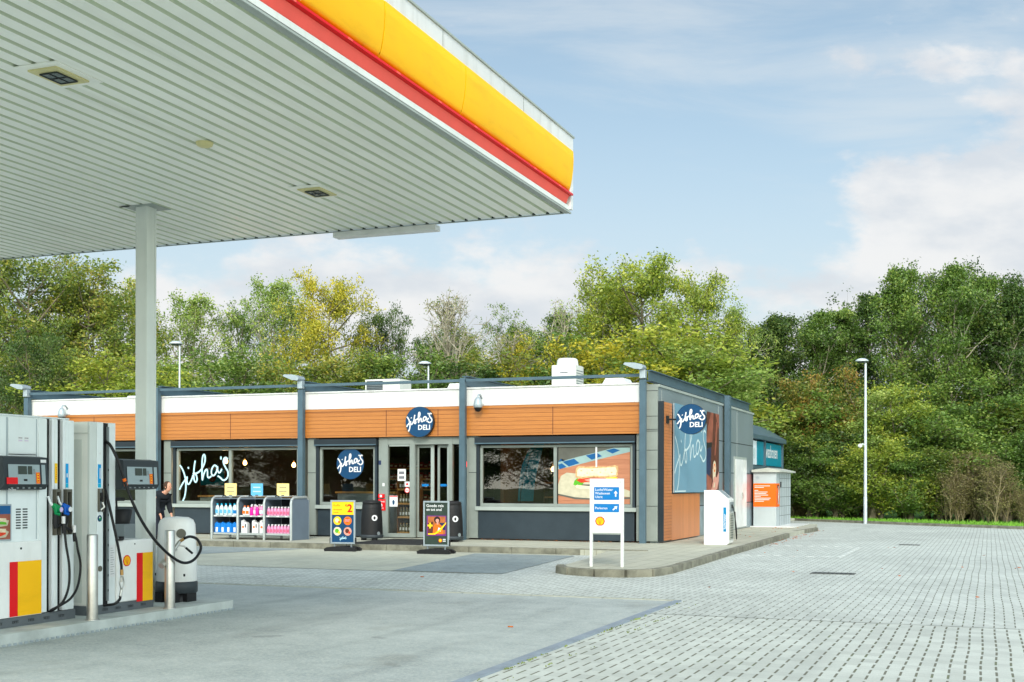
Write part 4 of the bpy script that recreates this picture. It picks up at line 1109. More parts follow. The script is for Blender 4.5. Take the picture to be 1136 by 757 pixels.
# ------------------------------------------------------------------ pumps
UF = -8.75
def display(root, v0, v1, W, sticker=True):
    d = MB(W); z0, z1 = 1.43, 1.75
    d.prism([(UF - 0.02, z0), (UF + 0.08, z0 + 0.01), (UF + 0.115, z0 + 0.06), (UF + 0.10, z1), (UF - 0.02, z1 + 0.015)], v0, v1, 1, 'darkgrey')
    d.prism([(UF - 0.03, z0 + .02), (UF - 0.021, z0 + .02), (UF - 0.021, z1), (UF - 0.03, z1)], v0 + 0.02, v1 - 0.02, 1, 'black')
    do = d.build('display_head', root, bevel=0.008)
    n = Vector((UF + 0.126, v0, z0)); wdt = v1 - v0
    d = MB(W)
    uz = (Z3 * 1 - X3 * 0.06).normalized()
    d.rect(n, Y3, uz, 0.05, wdt * 0.80, 0.06, 0.25, 'midsilver', 0.0)
    d.rect(n, Y3, uz, wdt * 0.84, wdt * 0.93, 0.06, 0.25, 'midsilver', 0.0)
    d.build('front_panel', do)
    d = MB(W)
    d.rect(n, Y3, uz, wdt * 0.30, wdt * 0.50, 0.155, 0.235, 'screen', 0.003); d.rect(n, Y3, uz, wdt * 0.52, wdt * 0.62, 0.155, 0.235, 'screen', 0.003)
    d.rect(n, Y3, uz, wdt * 0.42, wdt * 0.50, 0.09, 0.11, 'black', 0.003)
    d.build('screen', do)
    d = MB(W)
    d.rect(n, Y3, uz, wdt * 0.70, wdt * 0.79, 0.065, 0.175, 'orange', 0.0045); d.rect(n, Y3, uz, wdt * 0.725, wdt * 0.765, 0.08, 0.16, 'yellowp', 0.006)
    for k in range(3): d.rect(n, Y3, uz, wdt * 0.73, wdt * 0.76, 0.085 + k * .026, 0.10 + k * .026, 'red', 0.0075)
    for k in range(4): d.rect(n, Y3, uz, wdt * 0.64, wdt * 0.68, 0.20 - k * .012, 0.206 - k * .012, 'greytext', 0.0045)
    for k in range(6): d.rect(n, Y3, uz, wdt * (0.12 + 0.13 * k), wdt * (0.17 + 0.13 * k), 0.018, 0.030, 'midgrey', 0.0025)
    if sticker:
        d.rect(n, Y3, uz, 0.02, wdt * 0.28, 0.062, 0.125, 'red', 0.0045); d.text(n + Y3 * 0.035, Y3, uz * 1.0, 'Pay here', 0.028, 'printwhite', 0.006, 'LEFT', 0.01)
        d.rect(n, Y3, uz, wdt * 0.82, wdt * 0.95, 0.27, 0.30, 'printwhite', 0.0045)
    d.build('sticker', do)
def xholes(d, v0, v1, W):
    for c0 in np.arange(v0 + 0.08, v1 - 0.05, 0.21):
        for k in range(4):
            for s_ in (-1, 1):
                a = c0 + k * 0.022
                d.poly((UF + 0.0215, a, 0.165), Y3, Z3, [(-0.008, -0.012 * s_), (-0.004, -0.014 * s_), (0.008, 0.012 * s_), (0.004, 0.014 * s_)], 'black', 0.0006 * (s_ + 2))

W = (-9.05, 9.4, 0.118)
p1 = thing('fuel_pump', W, 'grey fuel pump with green and blue nozzles and a red and yellow lower panel', 'fuel pump', 'petrol pumps on the island')
d = MB(W)
d.box(UF - 0.60, UF, 8.90, 9.765, 0.215, 2.145, 'pumpgrey')
d.box(UF - 0.58, UF - 0.03, 8.87, 10.13, 2.147, 2.165, 'pumpgrey')
d.build('cabinet', p1, bevel=0.008)
d = MB(W)                                          # raised sheets of the front
d.box(UF, UF + 0.006, 9.25, 9.61, 1.79, 2.135, 'pumpgrey'); d.box(UF, UF + 0.008, 9.645, 9.76, 0.22, 2.14, 'pumpgrey')
d.box(UF, UF + 0.004, 9.22, 9.24, 0.95, 2.13, 'silver'); d.box(UF, UF + 0.003, 9.618, 9.628, 0.95, 2.13, 'silver')
d.box(UF, UF + 0.010, 9.25, 9.61, 1.775, 1.782, 'joint')
d.build('front_sheet', p1, bevel=0.002)
d = MB(W); d.box(UF, UF + 0.035, 8.98, 9.66, 0.215, 0.935, 'gloss_white'); d.box(UF + 0.0355, UF + 0.04, 9.37, 9.39, 0.86, 0.88, 'black'); d.build('lower_panel', p1, bevel=0.006)
d = MB(W); o = Vector((UF + 0.036, 0, 0))
d.rect(o, Y3, Z3, 9.23, 9.338, 0.22, 0.745, 'red', 0.002); d.rect(o, Y3, Z3, 9.338, 9.655, 0.22, 0.745, 'yellow', 0.002)
d.build('colour_stripes', p1)
d = MB(W); o = Vector((UF + 0.001, 0, 0))
for a in (9.35, 9.44):
    for k in range(8): d.box(UF + 0.0005, UF + 0.005, a, a + 0.06, 1.06 + k * 0.026, 1.072 + k * 0.026, 'joint')
d.build('vent', p1)
d = MB(W)
for a in (9.37, 9.45):
    d.box(UF + 0.0065, UF + 0.0075, a, a + 0.06, 1.90, 1.95, 'printwhite'); d.box(UF + 0.0078, UF + 0.0085, a + .005, a + 0.055, 1.935, 1.941, 'greytext'); d.box(UF + 0.0078, UF + 0.0085, a + .005, a + 0.055, 1.91, 1.916, 'lilac')
d.build('sticker', p1)
d = MB(W)                                          # small food print in a clip frame
d.box(UF, UF + 0.012, 9.0, 9.28, 0.95, 1.30, 'silver'); o = Vector((UF + 0.012, 9.015, 0.965))
d.rect(o, Y3, Z3, 0, 0.25, 0, 0.32, 'brownl', 0.002); d.rect(o, Y3, Z3, 0, 0.25, 0.24, 0.32, 'checkblue', 0.0035)
d.poly(o, Y3, Z3, [(0.02, 0.04), (0.08, 0.01), (0.19, 0.02), (0.23, 0.07), (0.16, 0.10), (0.06, 0.09)], 'board', 0.0035); d.poly(o, Y3, Z3, [(0.05, 0.05), (0.12, 0.03), (0.19, 0.05), (0.18, 0.08), (0.08, 0.08)], 'tomato', 0.005); d.poly(o, Y3, Z3, [(0.06, 0.07), (0.18, 0.065), (0.19, 0.10), (0.07, 0.105)], 'cream', 0.0065)
d.poly(o, Y3, Z3, [(0.03, 0.14), (0.10, 0.12), (0.21, 0.13), (0.23, 0.18), (0.05, 0.19)], 'board', 0.0035); d.poly(o, Y3, Z3, [(0.06, 0.145), (0.2, 0.14), (0.19, 0.165), (0.07, 0.17)], 'lettuce', 0.005); d.poly(o, Y3, Z3, [(0.06, 0.165), (0.13, 0.175), (0.2, 0.16), (0.19, 0.20), (0.08, 0.205)], 'cream', 0.0065)
d.build('picture_holder', p1)
d = MB(W); d.box(UF - 0.55, UF + 0.02, 8.86, 10.16, 0.118, 0.213, 'midgrey2'); xholes(d, 9.0, 10.1, W); d.build('plinth', p1, bevel=0.003)
d = MB(W); d.box(UF - 0.50, UF - 0.045, 9.768, 10.12, 0.215, 2.14, 'black'); d.build('hose_bay', p1)
for a, b, lab in ((9.84, 9.915, 'yellowp'), (9.995, 10.075, 'cyan')):
    d = MB(W); d.box(UF - 0.042, UF, a, b, 0.215, 2.145, 'silverlight'); d.box(UF, UF + 0.006, a + (b - a) * 0.45, b, 0.215, 2.14, 'pumpgrey'); c_ = d.build('hose_column', p1, bevel=0.005)
    d = MB(W); d.box(UF + 0.0065, UF + 0.009, a + (b - a) * 0.42, b - 0.008, 1.50, 1.70, lab)
    if lab == 'cyan':
        d.box(UF + 0.0065, UF + 0.0092, a + (b - a) * 0.42, b - 0.008, 1.455, 1.498, 'capblue'); d.box(UF + 0.0095, UF + 0.0105, a + (b - a) * 0.55, a + (b - a) * 0.75, 1.56, 1.60, 'printwhite')
    else:
        for k in range(6): d.box(UF + 0.0095, UF + 0.0105, a + (b - a) * 0.6, a + (b - a) * 0.72, 1.54 + k * 0.022, 1.552 + k * 0.022, 'red')
    d.build('fuel_label', c_)
    d = MB(W); d.box(UF + 0.001, UF + 0.05, a + 0.005, a + 0.018, 0.98, 1.44, 'boot'); d.box(UF + 0.001, UF + 0.05, b - 0.010, b + 0.003, 0.98, 1.44, 'boot'); d.box(UF + 0.001, UF + 0.012, a + 0.018, b - 0.010, 0.98, 1.44, 'black')
    d.box(UF + 0.012, UF + 0.05, a + 0.018, b - 0.010, 1.41, 1.44, 'boot'); d.build('nozzle_boot', c_, bevel=0.003)
d = MB(W); d.box(UF - 0.28, UF + 0.004, 10.078, 10.155, 0.215, 2.14, 'pumpgrey'); d.build('end_column', p1, bevel=0.006)
display(p1, 9.08, 9.66, W)

def nozzle(root, v, colr, W):
    x = UF + 0.07
    d = MB(W); d.tube([(x - 0.03, v - 0.055, 1.37), (x - 0.03, v - 0.03, 1.31), (x, v, 1.25)], [0.012, 0.012, 0.016], 'silverlight', 10); no = d.build('nozzle', root)
    d = MB(W); d.tube([(x - 0.005, v - 0.02, 1.285), (x + 0.01, v + 0.03, 1.245), (x + 0.01, v + 0.06, 1.225)], [0.024, 0.042, 0.030], colr, 12)
    d.tube([(x + 0.02, v - 0.01, 1.27), (x + 0.03, v - 0.02, 1.20), (x + 0.03, v + 0.03, 1.19)], 0.016, colr, 8); d.build('grip_cover', no)
    d = MB(W); d.disc((x + 0.054, v + 0.035, 1.238), Y3, Z3, 0.026, 'lilac' if colr == 'green' else 'printwhite', 18); d.build('sticker', no)
    d = MB(W); d.tube([(x + 0.005, v + 0.005, 1.20), (x + 0.01, v - 0.01, 1.10), (x + 0.015, v + 0.0, 1.05)], [0.026, 0.024, 0.018], 'black', 10)
    d.tube([(x + 0.01, v + 0.035, 1.19), (x + 0.012, v + 0.045, 1.12), (x + 0.01, v + 0.01, 1.06)], 0.008, 'black', 8); d.build('handle', no)
nozzle(p1, 9.80, 'green', W); nozzle(p1, 9.93, 'blue', W)
def hose(root, pts, r, W, name='hose', m='rubber'):
    d = MB(W); d.tube(catmull([tuple(p) for p in pts], 6), r, m, 10); return d.build(name, root)
def U(px, py, u): return tuple(atu(px, py, u))
hose(p1, [(UF + .085, 9.80, 1.06), U(70, 583, -8.66), U(73, 605, -8.63), U(76.5, 628, -8.6), U(76, 650, -8.6), U(70, 667, -8.6), U(60, 676, -8.66), U(54, 679, -8.78)], 0.0125, W)
hose(p1, [(UF + .085, 9.93, 1.06), U(82, 592, -8.66), U(86, 610, -8.62), U(89, 628, -8.6), U(86, 650, -8.58), U(78, 664, -8.58), U(66, 672, -8.64), U(54, 678, -8.80)], 0.0125, W)
for px, py, px2, py2 in ((70, 581, 70.5, 592), (82, 591, 82.6, 601)):
    d = MB(W); d.tube([U(px, py - 8, -8.65), U(px, py, -8.65)], 0.019, 'printwhite', 10); d.tube([U(px, py, -8.65), U(px2, py2, -8.645)], 0.018, 'black', 10); d.build('hose_sleeve', p1)

W = (-9.05, 10.9, 0.118)
p2 = thing('fuel_pump', W, 'white gas pump with a long black hose, scallop emblem and tall cream end panel', 'fuel pump', 'petrol pumps on the island')
d = MB(W); d.box(UF - 0.55, UF - 0.03, 10.40, 10.80, 0.215, 2.145, 'pumpside'); d.build('cabinet', p2, bevel=0.006)
d = MB(W); d.box(UF - 0.52, UF - 0.10, 10.394, 10.399, 0.25, 1.96, 'pumpinset'); d.box(UF - 0.53, UF - 0.0, 10.388, 10.3935, 2.02, 2.03, 'pumpinset'); d.build('end_panel', p2, bevel=0.002)
d = MB(W); d.box(UF - 0.03, UF, 10.395, 10.50, 0.215, 2.145, 'pumpside2'); d.box(UF - 0.03, UF + 0.004, 10.503, 10.60, 0.215, 2.145, 'pumpgrey'); d.build('hose_column', p2, bevel=0.004)
d = MB(W); d.box(UF - 0.029, UF - 0.008, 10.603, 10.685, 0.215, 2.14, 'black'); d.box(UF - 0.008, UF + 0.012, 10.66, 10.685, 0.25, 2.1, 'midgrey')
for k in range(9): d.box(UF + 0.0125, UF + 0.015, 10.665, 10.68, 0.35 + 0.16 * k, 0.375 + 0.16 * k, 'joint')
d.build('hose_bay', p2)
d = MB(W); d.box(UF - 0.03, UF, 10.688, 10.80, 0.215, 2.145, 'pumpgrey'); d.build('front_sheet', p2, bevel=0.004)
d = MB(W); d.box(UF + 0.0045, UF + 0.006, 10.515, 10.565, 1.50, 1.70, 'cyan'); d.box(UF + 0.0045, UF + 0.0062, 10.515, 10.565, 1.455, 1.498, 'capblue')
d.box(UF + 0.0065, UF + 0.0075, 10.54, 10.555, 1.55, 1.66, 'printwhite'); d.disc((UF + 0.0045, 10.55, 1.815), Y3, Z3, 0.012, 'printwhite', 12, 0.001); d.build('fuel_label', p2)
d = MB(W); d.box(UF + 0.0042, UF + 0.03, 10.51, 10.522, 1.20, 1.445, 'boot'); d.box(UF + 0.0042, UF + 0.03, 10.575, 10.587, 1.20, 1.445, 'boot'); d.box(UF + 0.0042, UF + 0.008, 10.522, 10.575, 1.20, 1.445, 'midgrey')
d.tube([(UF + 0.02, 10.55, 1.40), (UF + 0.03, 10.55, 1.36), (UF + 0.02, 10.55, 1.31)], [0.02, 0.014, 0.01], 'black', 10)
d.tube([(UF + 0.035, 10.55, 1.30), (UF + 0.05, 10.56, 1.25), (UF + 0.03, 10.53, 1.22)], 0.014, 'stainless', 8); d.build('nozzle_boot', p2, bevel=0.002)
d = MB(W); d.disc((UF + 0.005, 10.545, 1.13), Y3, Z3, 0.035, 'navy', 24, 0.001); d.disc((UF + 0.005, 10.55, 1.13), Y3, Z3, 0.019, 'green', 20, 0.003); d.disc((UF + 0.005, 10.54, 1.14), Y3, Z3, 0.009, 'printwhite', 14, 0.0045); d.build('sticker', p2)
d = MB(W); d.tube([(UF + 0.0045, 10.55, 0.60), (UF + 0.012, 10.55, 0.60)], 0.03, 'boot', 20); d.build('lock', p2)
d = MB(W); d.box(UF - 0.45, UF + 0.02, 10.805, 11.42, 0.215, 0.885, 'gloss_white'); d.build('lower_panel', p2, bevel=0.018, bseg=3)
d = MB(W); o = Vector((UF + 0.021, 0, 0)); d.rect(o, Y3, Z3, 11.13, 11.235, 0.20, 0.735, 'red', 0.001); d.rect(o, Y3, Z3, 11.235, 11.41, 0.20, 0.735, 'yellow', 0.001)
d.box(UF + 0.021, UF + 0.024, 11.09, 11.105, 0.83, 0.845, 'black'); d.build('colour_stripes', p2)
d = MB(W); pecten(d, (UF + 0.021, 10.965, 0.66), Y3, Z3, 0.062, 0.002); d.build('emblem', p2)
d = MB(W); d.rect((UF + 0.001, 0, 0), Y3, Z3, 10.71, 10.79, 0.50, 0.84, 'printwhite', 0.001)
for k in range(12): d.rect((UF + 0.001, 0, 0), Y3, Z3, 10.72, 10.78 - (k % 3) * .012, 0.53 + k * 0.025, 0.534 + k * 0.025, 'greytext', 0.0025)
d.build('notice', p2)
d = MB(W); d.box(UF - 0.5, UF + 0.01, 10.38, 11.44, 0.118, 0.213, 'midgrey2'); xholes(d, 10.5, 11.4, W); d.build('plinth', p2, bevel=0.003)
d = MB(W); d.tube([(UF + 0.0, 10.86, 0.885), (UF + 0.0, 10.86, 0.90)], 0.05, 'black', 12); d.tube([(UF - 0.12, 11.05, 0.885), (UF - 0.12, 11.05, 0.92)], 0.03, 'black', 12); d.build('cap', p2)
display(p2, 10.80, 11.40, W, False)
d = MB(W); d.box(UF - 0.12, UF - 0.03, 10.80, 11.3, 1.46, 1.72, 'midgrey'); d.build('display_arm', p2)
hose(p2, [U(115, 470, -8.79), U(116, 488, -8.77), U(122, 494, -8.70), U(130, 510, -8.63), U(138, 534, -8.58), U(147, 558, -8.52), U(158, 580, -8.46), U(172, 600, -8.40), U(188, 616, -8.36), U(203, 624.5, -8.34),
          U(215, 621, -8.34), U(222.5, 609, -8.36), U(219, 599, -8.40), U(211, 595.5, -8.43), U(204, 597.5, -8.45)], 0.016, W)
for a, b in (((137.2, 531), (138.2, 534)), ((138.8, 536), (139.8, 539))):
    d = MB(W); d.tube([U(*a, -8.58), U(*b, -8.577)], 0.0195, 'orange', 10); d.build('hose_ring', p2)
hose(p2, [U(114.5, 540, -8.77), U(118, 549, -8.70), U(124, 575, -8.66), U(130, 603, -8.63), U(134, 625, -8.61), U(134.5, 634, -8.61)], 0.0145, W)
hose(p2, [U(133, 661, -8.61), U(132.5, 665, -8.61), U(127, 670, -8.62), U(118, 671.5, -8.70), U(113, 672, -8.77)], 0.0145, W)
d = MB(W); d.tube([U(134.6, 632, -8.61), U(134.8, 638, -8.61)], 0.019, 'brass', 10); d.tube([U(134.8, 638, -8.61), U(134.4, 646, -8.61)], 0.013, 'stainless', 10)
d.tube(catmull([U(136, 640, -8.60), U(137.2, 647, -8.60), U(135, 654, -8.60), U(132.5, 648, -8.60), U(133.4, 641, -8.60), U(136, 640, -8.60)], 4), 0.006, 'stainless', 8)
d.tube([U(134.4, 653, -8.61), U(133.2, 662, -8.61)], [0.012, 0.017], 'stainless', 10); d.build('hose_coupling', p2)
d = MB(W); c0, c1 = Vector(U(178.5, 628, -8.50)), Vector(U(190, 614, -8.52)); c2 = Vector(U(199, 601, -8.50)); c3 = Vector(U(203.5, 598, -8.46))
d.tube([c0, c0.lerp(c1, 0.35), c0.lerp(c1, 0.4), c1], [0.036, 0.040, 0.024, 0.022], 'stainless', 14, smooth=False); d.tube([c1, c2], [0.024, 0.020], 'stainless', 12); gn = d.build('gas_nozzle', p2)
d = MB(W); d.tube([c2, c3], 0.018, 'brass', 10); d.build('fitting', gn)
d = MB(W); d.tube([c2.lerp(c1, 0.3), Vector(U(204, 606, -8.44)), Vector(U(208, 610, -8.42))], 0.010, 'stainless', 8); d.tube([Vector(U(206, 608, -8.42)), Vector(U(213, 614, -8.40))], 0.013, 'black', 10)
d.tube([c1.lerp(c0, 0.1), Vector(U(196, 610, -8.48)), c2.lerp(c1, 0.4)], 0.007, 'stainless', 8); d.build('lever', gn)

# white rounded tank beside the column
W = (-8.93, 12.12, 0.118)
w = thing('waste_bin', W, 'white rounded waste bin with dark base at the end of the pump island', 'bin')
d = MB(); d.lathe([(0.238, 0.235), (0.245, 0.245), (0.236, 0.60), (0.220, 0.90), (0.195, 0.955), (0.14, 0.985), (0.0, 0.995)], (0, 0, 0), 'gloss_white', 40, 1.0, 0.9); d.build('shell', w)
d = MB(); d.lathe([(0.235, 0.10), (0.25, 0.11), (0.25, 0.225), (0.240, 0.234)], (0, 0, 0), 'darkgrey', 40, 1.0, 0.9); d.build('base_band', w)
d = MB(); d.lathe([(0.19, 0.0), (0.19, 0.10), (0.0, 0.10)], (0, 0, 0), 'black', 32)
for a in (-0.13, 0.05): d.box(a, a + 0.10, -0.235, -0.15, 0.0, 0.12, 'black')
d.box(0.14, 0.22, -0.1, 0.08, 0.0, 0.11, 'black'); d.build('foot', w)
d = MB(); d.tube([(0.158, -0.135, 0.80), (0.172, -0.150, 0.80)], 0.055, 'boot', 20); d.build('hatch', w)
d = MB(); d.box(-0.215, -0.19, -0.125, -0.095, 0.30, 0.33, 'black'); d.build('screw', w)
d = MB(); d.box(0.175, 0.205, -0.135, -0.11, 0.30, 0.33, 'black'); d.build('screw', w)
# small box on legs seen between the pumps: bucket and squeegee
w = thing('squeegee_bucket', (-9.28, 11.55, 0.118), 'dark window washing bucket with squeegee handle behind the white gas pump', 'bucket')
d = MB(); d.box(-0.13, 0.13, -0.10, 0.10, 0.0, 0.92, 'midgrey'); d.build('stand', w, bevel=0.01)
d = MB(); d.lathe([(0.10, 0.92), (0.13, 1.08), (0.115, 1.09), (0.0, 1.0)], (0, 0, 0), 'black', 16); d.build('bucket', w)
d = MB(); d.tube([(-0.05, 0, 1.0), (-0.09, 0.03, 1.20)], 0.012, 'black', 8); d.box(-0.16, 0.02, 0.02, 0.04, 1.18, 1.22, 'black'); d.build('squeegee', w)

# ------------------------------------------------------------------ rack of car fluids
ZW = 0.12
RX = [-1.13, -0.37, 0.39, 1.15]
rk = thing('product_rack', (-16.95, 25.95, ZW), 'grey three bay steel rack of car fluids standing under the lettered window', 'rack')
for x in RX:
    w = MB(); w.tube([(x, 0, 0), (x, 0, 0.90), (x, 0.03, 0.98), (x, 0.10, 1.03), (x, 0.70, 1.05), (x, 0.78, 1.0), (x, 0.80, 0.9), (x, 0.80, 0)], 0.032, 'racktube', 10); w.build('upright', rk)
    w = MB(); w.prism([(0.02, 0.10), (0.02, 0.92), (0.10, 1.01), (0.70, 1.03), (0.78, 0.95), (0.78, 0.06)], x - 0.012, x + 0.012, 0, 'rackgrey'); w.build('side_panel', rk)
for a, b in zip(RX[:-1], RX[1:]):
    a += 0.035; b -= 0.035
    w = MB(); w.box(a, b, 0.05, 0.74, 0.12, 0.15, 'rackgrey'); w.box(a, b, 0.02, 0.05, 0.115, 0.165, 'racktube')
    w.box(a, b, 0.05, 0.74, 0.565, 0.585, 'rackgrey'); w.box(a, b, 0.02, 0.05, 0.56, 0.60, 'racktube')
    for t in (0.1, 0.5, 0.85): w.rect((0, 0.018, 0), X3, Z3, a + (b - a) * t - .04, a + (b - a) * t + 0.03, 0.567, 0.593, 'printwhite', 0.001)
    w.build('shelf', rk)
    w = MB(); w.box(a, b, 0.74, 0.76, 0.12, 1.0, 'rackdark'); w.build('back_panel', rk)
    w = MB(); w.box(a, b, 0.03, 0.76, 1.0, 1.015, 'rackgrey'); w.box(a + 0.05, b - 0.02, 0.0, 0.35, 1.065, 1.085, 'silver'); w.build('top', rk)
    w = MB(); w.tube([((a + b) / 2 - 0.05, -0.01, 1.05), ((a + b) / 2 - .03, -0.02, 1.09), ((a + b) / 2 + .03, -0.02, 1.09), ((a + b) / 2 + 0.05, -0.01, 1.05)], 0.012, 'black', 8); w.build('lock', rk)
w = MB(); w.box(RX[-1] + 0.0, RX[-1] + 0.03, 0.0, 0.82, 0.0, 0.98, 'rackgrey'); w.build('side_panel', rk)

def card(x, m, label, tm):
    w = thing('price_card', (-16.95 + x, 26.02, ZW + 1.085), label, 'price card')
    q = MB(); q.box(-0.17, 0.17, -0.006, 0.006, 0.0, 0.30, m)
    for k, (a, b) in enumerate(((0.205, 0.10), (0.19, 0.10), (0.105, 0.11), (0.09, 0.11))):
        q.box(-b, b, -0.009, -0.0065, a, a + 0.009, tm)
    if m == 'cardyellow': q.box(-0.05, 0.05, -0.009, -0.0065, 0.055, 0.064, 'orange')
    q.build('card', w)
    q = MB(); q.box(-0.04, 0.04, -0.012, 0.03, -0.001, 0.02, 'black'); q.build('clip', w)
card(-0.62, 'cardyellow', 'yellow price card on the left bay of the fluid rack', 'greytext')
card(0.14, 'cardblue', 'blue price card on the middle bay of the fluid rack', 'printwhite')
card(0.88, 'cardyellow', 'yellow price card on the right bay of the fluid rack', 'greytext')

def bottle(body, cap, h=0.27, r=0.052, label='', group='', capm='cap', band=None):
    mb = MB(); mb.lathe([(0.0, 0), (r * 0.95, 0.0), (r, 0.01), (r, h * 0.62), (r * 0.85, h * 0.72), (r * 0.4, h * 0.86), (r * 0.36, h * 0.9)], (0, 0, 0), body, 12, 1, 0.8)
    if band:
        mb.box(-r * 0.7, r * 0.7, -r * 0.84, -r * 0.82, h * 0.2, h * 0.5, band)
    o = mb.build('bottle'); tag(o, label, 'bottle', group)
    mb = MB(); mb.lathe([(r * 0.42, h * 0.88), (r * 0.45, h), (0, h)], (0, 0, 0), cap, 10); mb.build('bottle_cap', o)
    return o
def can(body, capm, label, group, w_=0.16, h=0.26, lab='printwhite', jug=False):
    mb = MB()
    if jug: pr = [(-w_ / 2, 0), (w_ / 2, 0), (w_ / 2, h * 0.72), (w_ * 0.28, h * 0.86), (-w_ * 0.12, h * 0.9), (-w_ * 0.2, h), (-w_ * 0.45, h), (-w_ / 2, h * 0.8)]
    else: pr = [(-w_ / 2, 0), (w_ / 2, 0), (w_ / 2, h * 0.82), (w_ * 0.36, h * 0.95), (-w_ * 0.30, h), (-w_ / 2, h * 0.86)]
    mb.prism(pr, -0.06, 0.06, 1, body)
    if jug: mb.prism([(w_ * 0.12, h * 0.45), (w_ * 0.3, h * 0.45), (w_ * 0.3, h * 0.72), (w_ * 0.12, h * 0.74)], -0.062, -0.0605, 1, 'darkgrey')
    o = mb.build('jerrycan', bevel=0.008); tag(o, label, 'jerrycan', group)
    mb = MB(); mb.lathe([(0.022, h * 0.93), (0.022, h * 1.05), (0, h * 1.05)], (-w_ * 0.3, 0, 0), capm, 10); mb.build('bottle_cap', o)
    mb = MB()
    if jug: mb.disc((-w_ * 0.18, -0.0625, h * 0.5), X3, Z3, 0.03, 'orange', 16, 0.001)
    else: mb.rect((0, -0.061, 0), X3, Z3, -w_ * 0.3, w_ * 0.1, h * 0.12, h * 0.55, lab, 0.001)
    mb.build('paper_label', o)
    return o
ORD = ['leftmost', 'second from left', 'third from left', 'fourth from left', 'fifth from left', 'sixth from left', 'seventh from left', 'eighth from left', 'ninth from left', 'tenth from left', 'eleventh from left']
def row(src, xs, y, z, where='front row'):
    BASE[src.name] = BASE.get(src.name, src['label']); base = BASE[src.name]
    for i, x in enumerate(xs):
        l = (-16.95 + x, 25.95 + y, ZW + z)
        lab = '%s, %s, %s' % (base, where, ORD[i])
        if i == 0 and src.location.length < 1e-6: src.location = l; src['label'] = lab
        else: dup(src, l, lab)
BASE = {}
rnd = random.Random(9)
b = bottle('clear', 'capblue', 0.30, 0.055, 'clear bottle with turquoise cap, rack top left', 'clear bottles on the top left shelf', band='cardblue')
row(b, [-1.04 + 0.125 * i for i in range(5)], 0.12, 0.585); row(b, [-1.02 + 0.125 * i for i in range(5)], 0.28, 0.585, 'back row')
b = bottle('printwhite', 'printwhite', 0.27, 0.052, 'white bottle at the end of the rack top left shelf', 'white bottles on the top left shelf', band='signblue')
row(b, [-0.50, -0.43], 0.10, 0.585)
b = can('canblue', 'canblue', 'blue jerrycan with white label, rack bottom left', 'blue jerrycans on the bottom left shelf')
row(b, [-1.01, -0.84, -0.67, -0.49], 0.13, 0.15)
row(b, [-0.95, -0.76, -0.55], 0.30, 0.15, 'back row')
b = bottle('printwhite', 'orange', 0.25, 0.055, 'white orange labelled bottle, rack middle top', 'white bottles on the middle top shelf', band='orange')
row(b, [-0.23, -0.13], 0.10, 0.585)
b = bottle('pink', 'printwhite', 0.28, 0.05, 'pale pink bottle, rack middle top', 'pink bottles on the middle top shelf', band='clear')
row(b, [-0.02, 0.07, 0.25, 0.32], 0.10, 0.585); row(b, [-0.1, 0.0, 0.1, 0.2, 0.3], 0.24, 0.59, 'back row')
b = bottle('magenta', 'printwhite', 0.26, 0.045, 'magenta bottle on the rack middle top', 'magenta bottles on the middle top shelf')
row(b, [0.0, 0.16], 0.05, 0.585)
b = can('printwhite', 'printwhite', 'white jug with orange dot, rack middle bottom', 'white jugs on the middle bottom shelf', 0.17, 0.32, jug=True)
row(b, [-0.22, 0.09, 0.31], 0.12, 0.15)
b = bottle('pink', 'printwhite', 0.23, 0.044, 'pink bottle, rack top right shelf', 'pink bottles on the top right shelf', band='magenta2')
row(b, [0.46 + 0.093 * i for i in range(7)], 0.10, 0.585); row(b, [0.50 + 0.093 * i for i in range(6)], 0.22, 0.585, 'back row')
b = bottle('pink', 'printwhite', 0.23, 0.044, 'pink bottle, rack bottom right shelf', 'pink bottles on the bottom right shelf', band='magenta2')
row(b, [0.46 + 0.093 * i for i in range(7)], 0.10, 0.15); row(b, [0.50 + 0.093 * i for i in range(6)], 0.22, 0.15, 'back row')

# ------------------------------------------------------------------ black bins, boards, mat
def bin_(x, y, label):
    w = thing('litter_bin', (x, y, ZW), label, 'litter bin', 'black litter bins in front of the shop')
    q = MB(); q.lathe([(0.27, 0.13), (0.26, 0.5), (0.235, 0.86), (0.225, 0.90), (0.235, 0.91), (0.215, 0.955), (0.15, 0.975), (0.0, 0.98)], (0, 0, 0), 'black', 36); q.build('body', w)
    q = MB(); q.lathe([(0.26, 0.05), (0.285, 0.06), (0.285, 0.125), (0.27, 0.135)], (0, 0, 0), 'darkgrey', 36); q.build('base_band', w)
    q = MB(); q.box(0.10, 0.2, -0.18, -0.08, 0, 0.06, 'black'); q.box(-0.2, -0.1, -0.18, -0.08, 0, 0.06, 'black'); q.box(-0.06, 0.06, 0.1, 0.2, 0, 0.06, 'black'); q.build('foot', w)
    q = MB(); a = R(-48); c_ = Vector((0.262 * math.cos(a), 0.262 * math.sin(a), 0.55)); t = Vector((-math.sin(a), math.cos(a), 0))
    q.disc(c_, t, Z3, 0.072, 'printwhite', 24, 0.004); q.poly(c_, t, Z3, [(-.02, -.04), (.02, -.04), (.03, .01), (0, .045), (-.03, .01)], 'black', 0.006); q.build('sticker', w)
    q = MB(); a = R(-28); c_ = Vector((0.28 * math.cos(a), 0.28 * math.sin(a), 0.17)); t = Vector((-math.sin(a), math.cos(a), 0)); q.disc(c_, t, Z3, 0.045, 'midgrey', 20, 0.012); q.build('lock', w)
    q = MB()
    for k in range(3): q.lathe([(0.251 - k * .003, 0.66 + 0.06 * k), (0.256 - k * .003, 0.665 + 0.06 * k), (0.250 - k * .003, 0.67 + 0.06 * k)], (0, 0, 0), 'black', 36)
    q.build('rib', w)
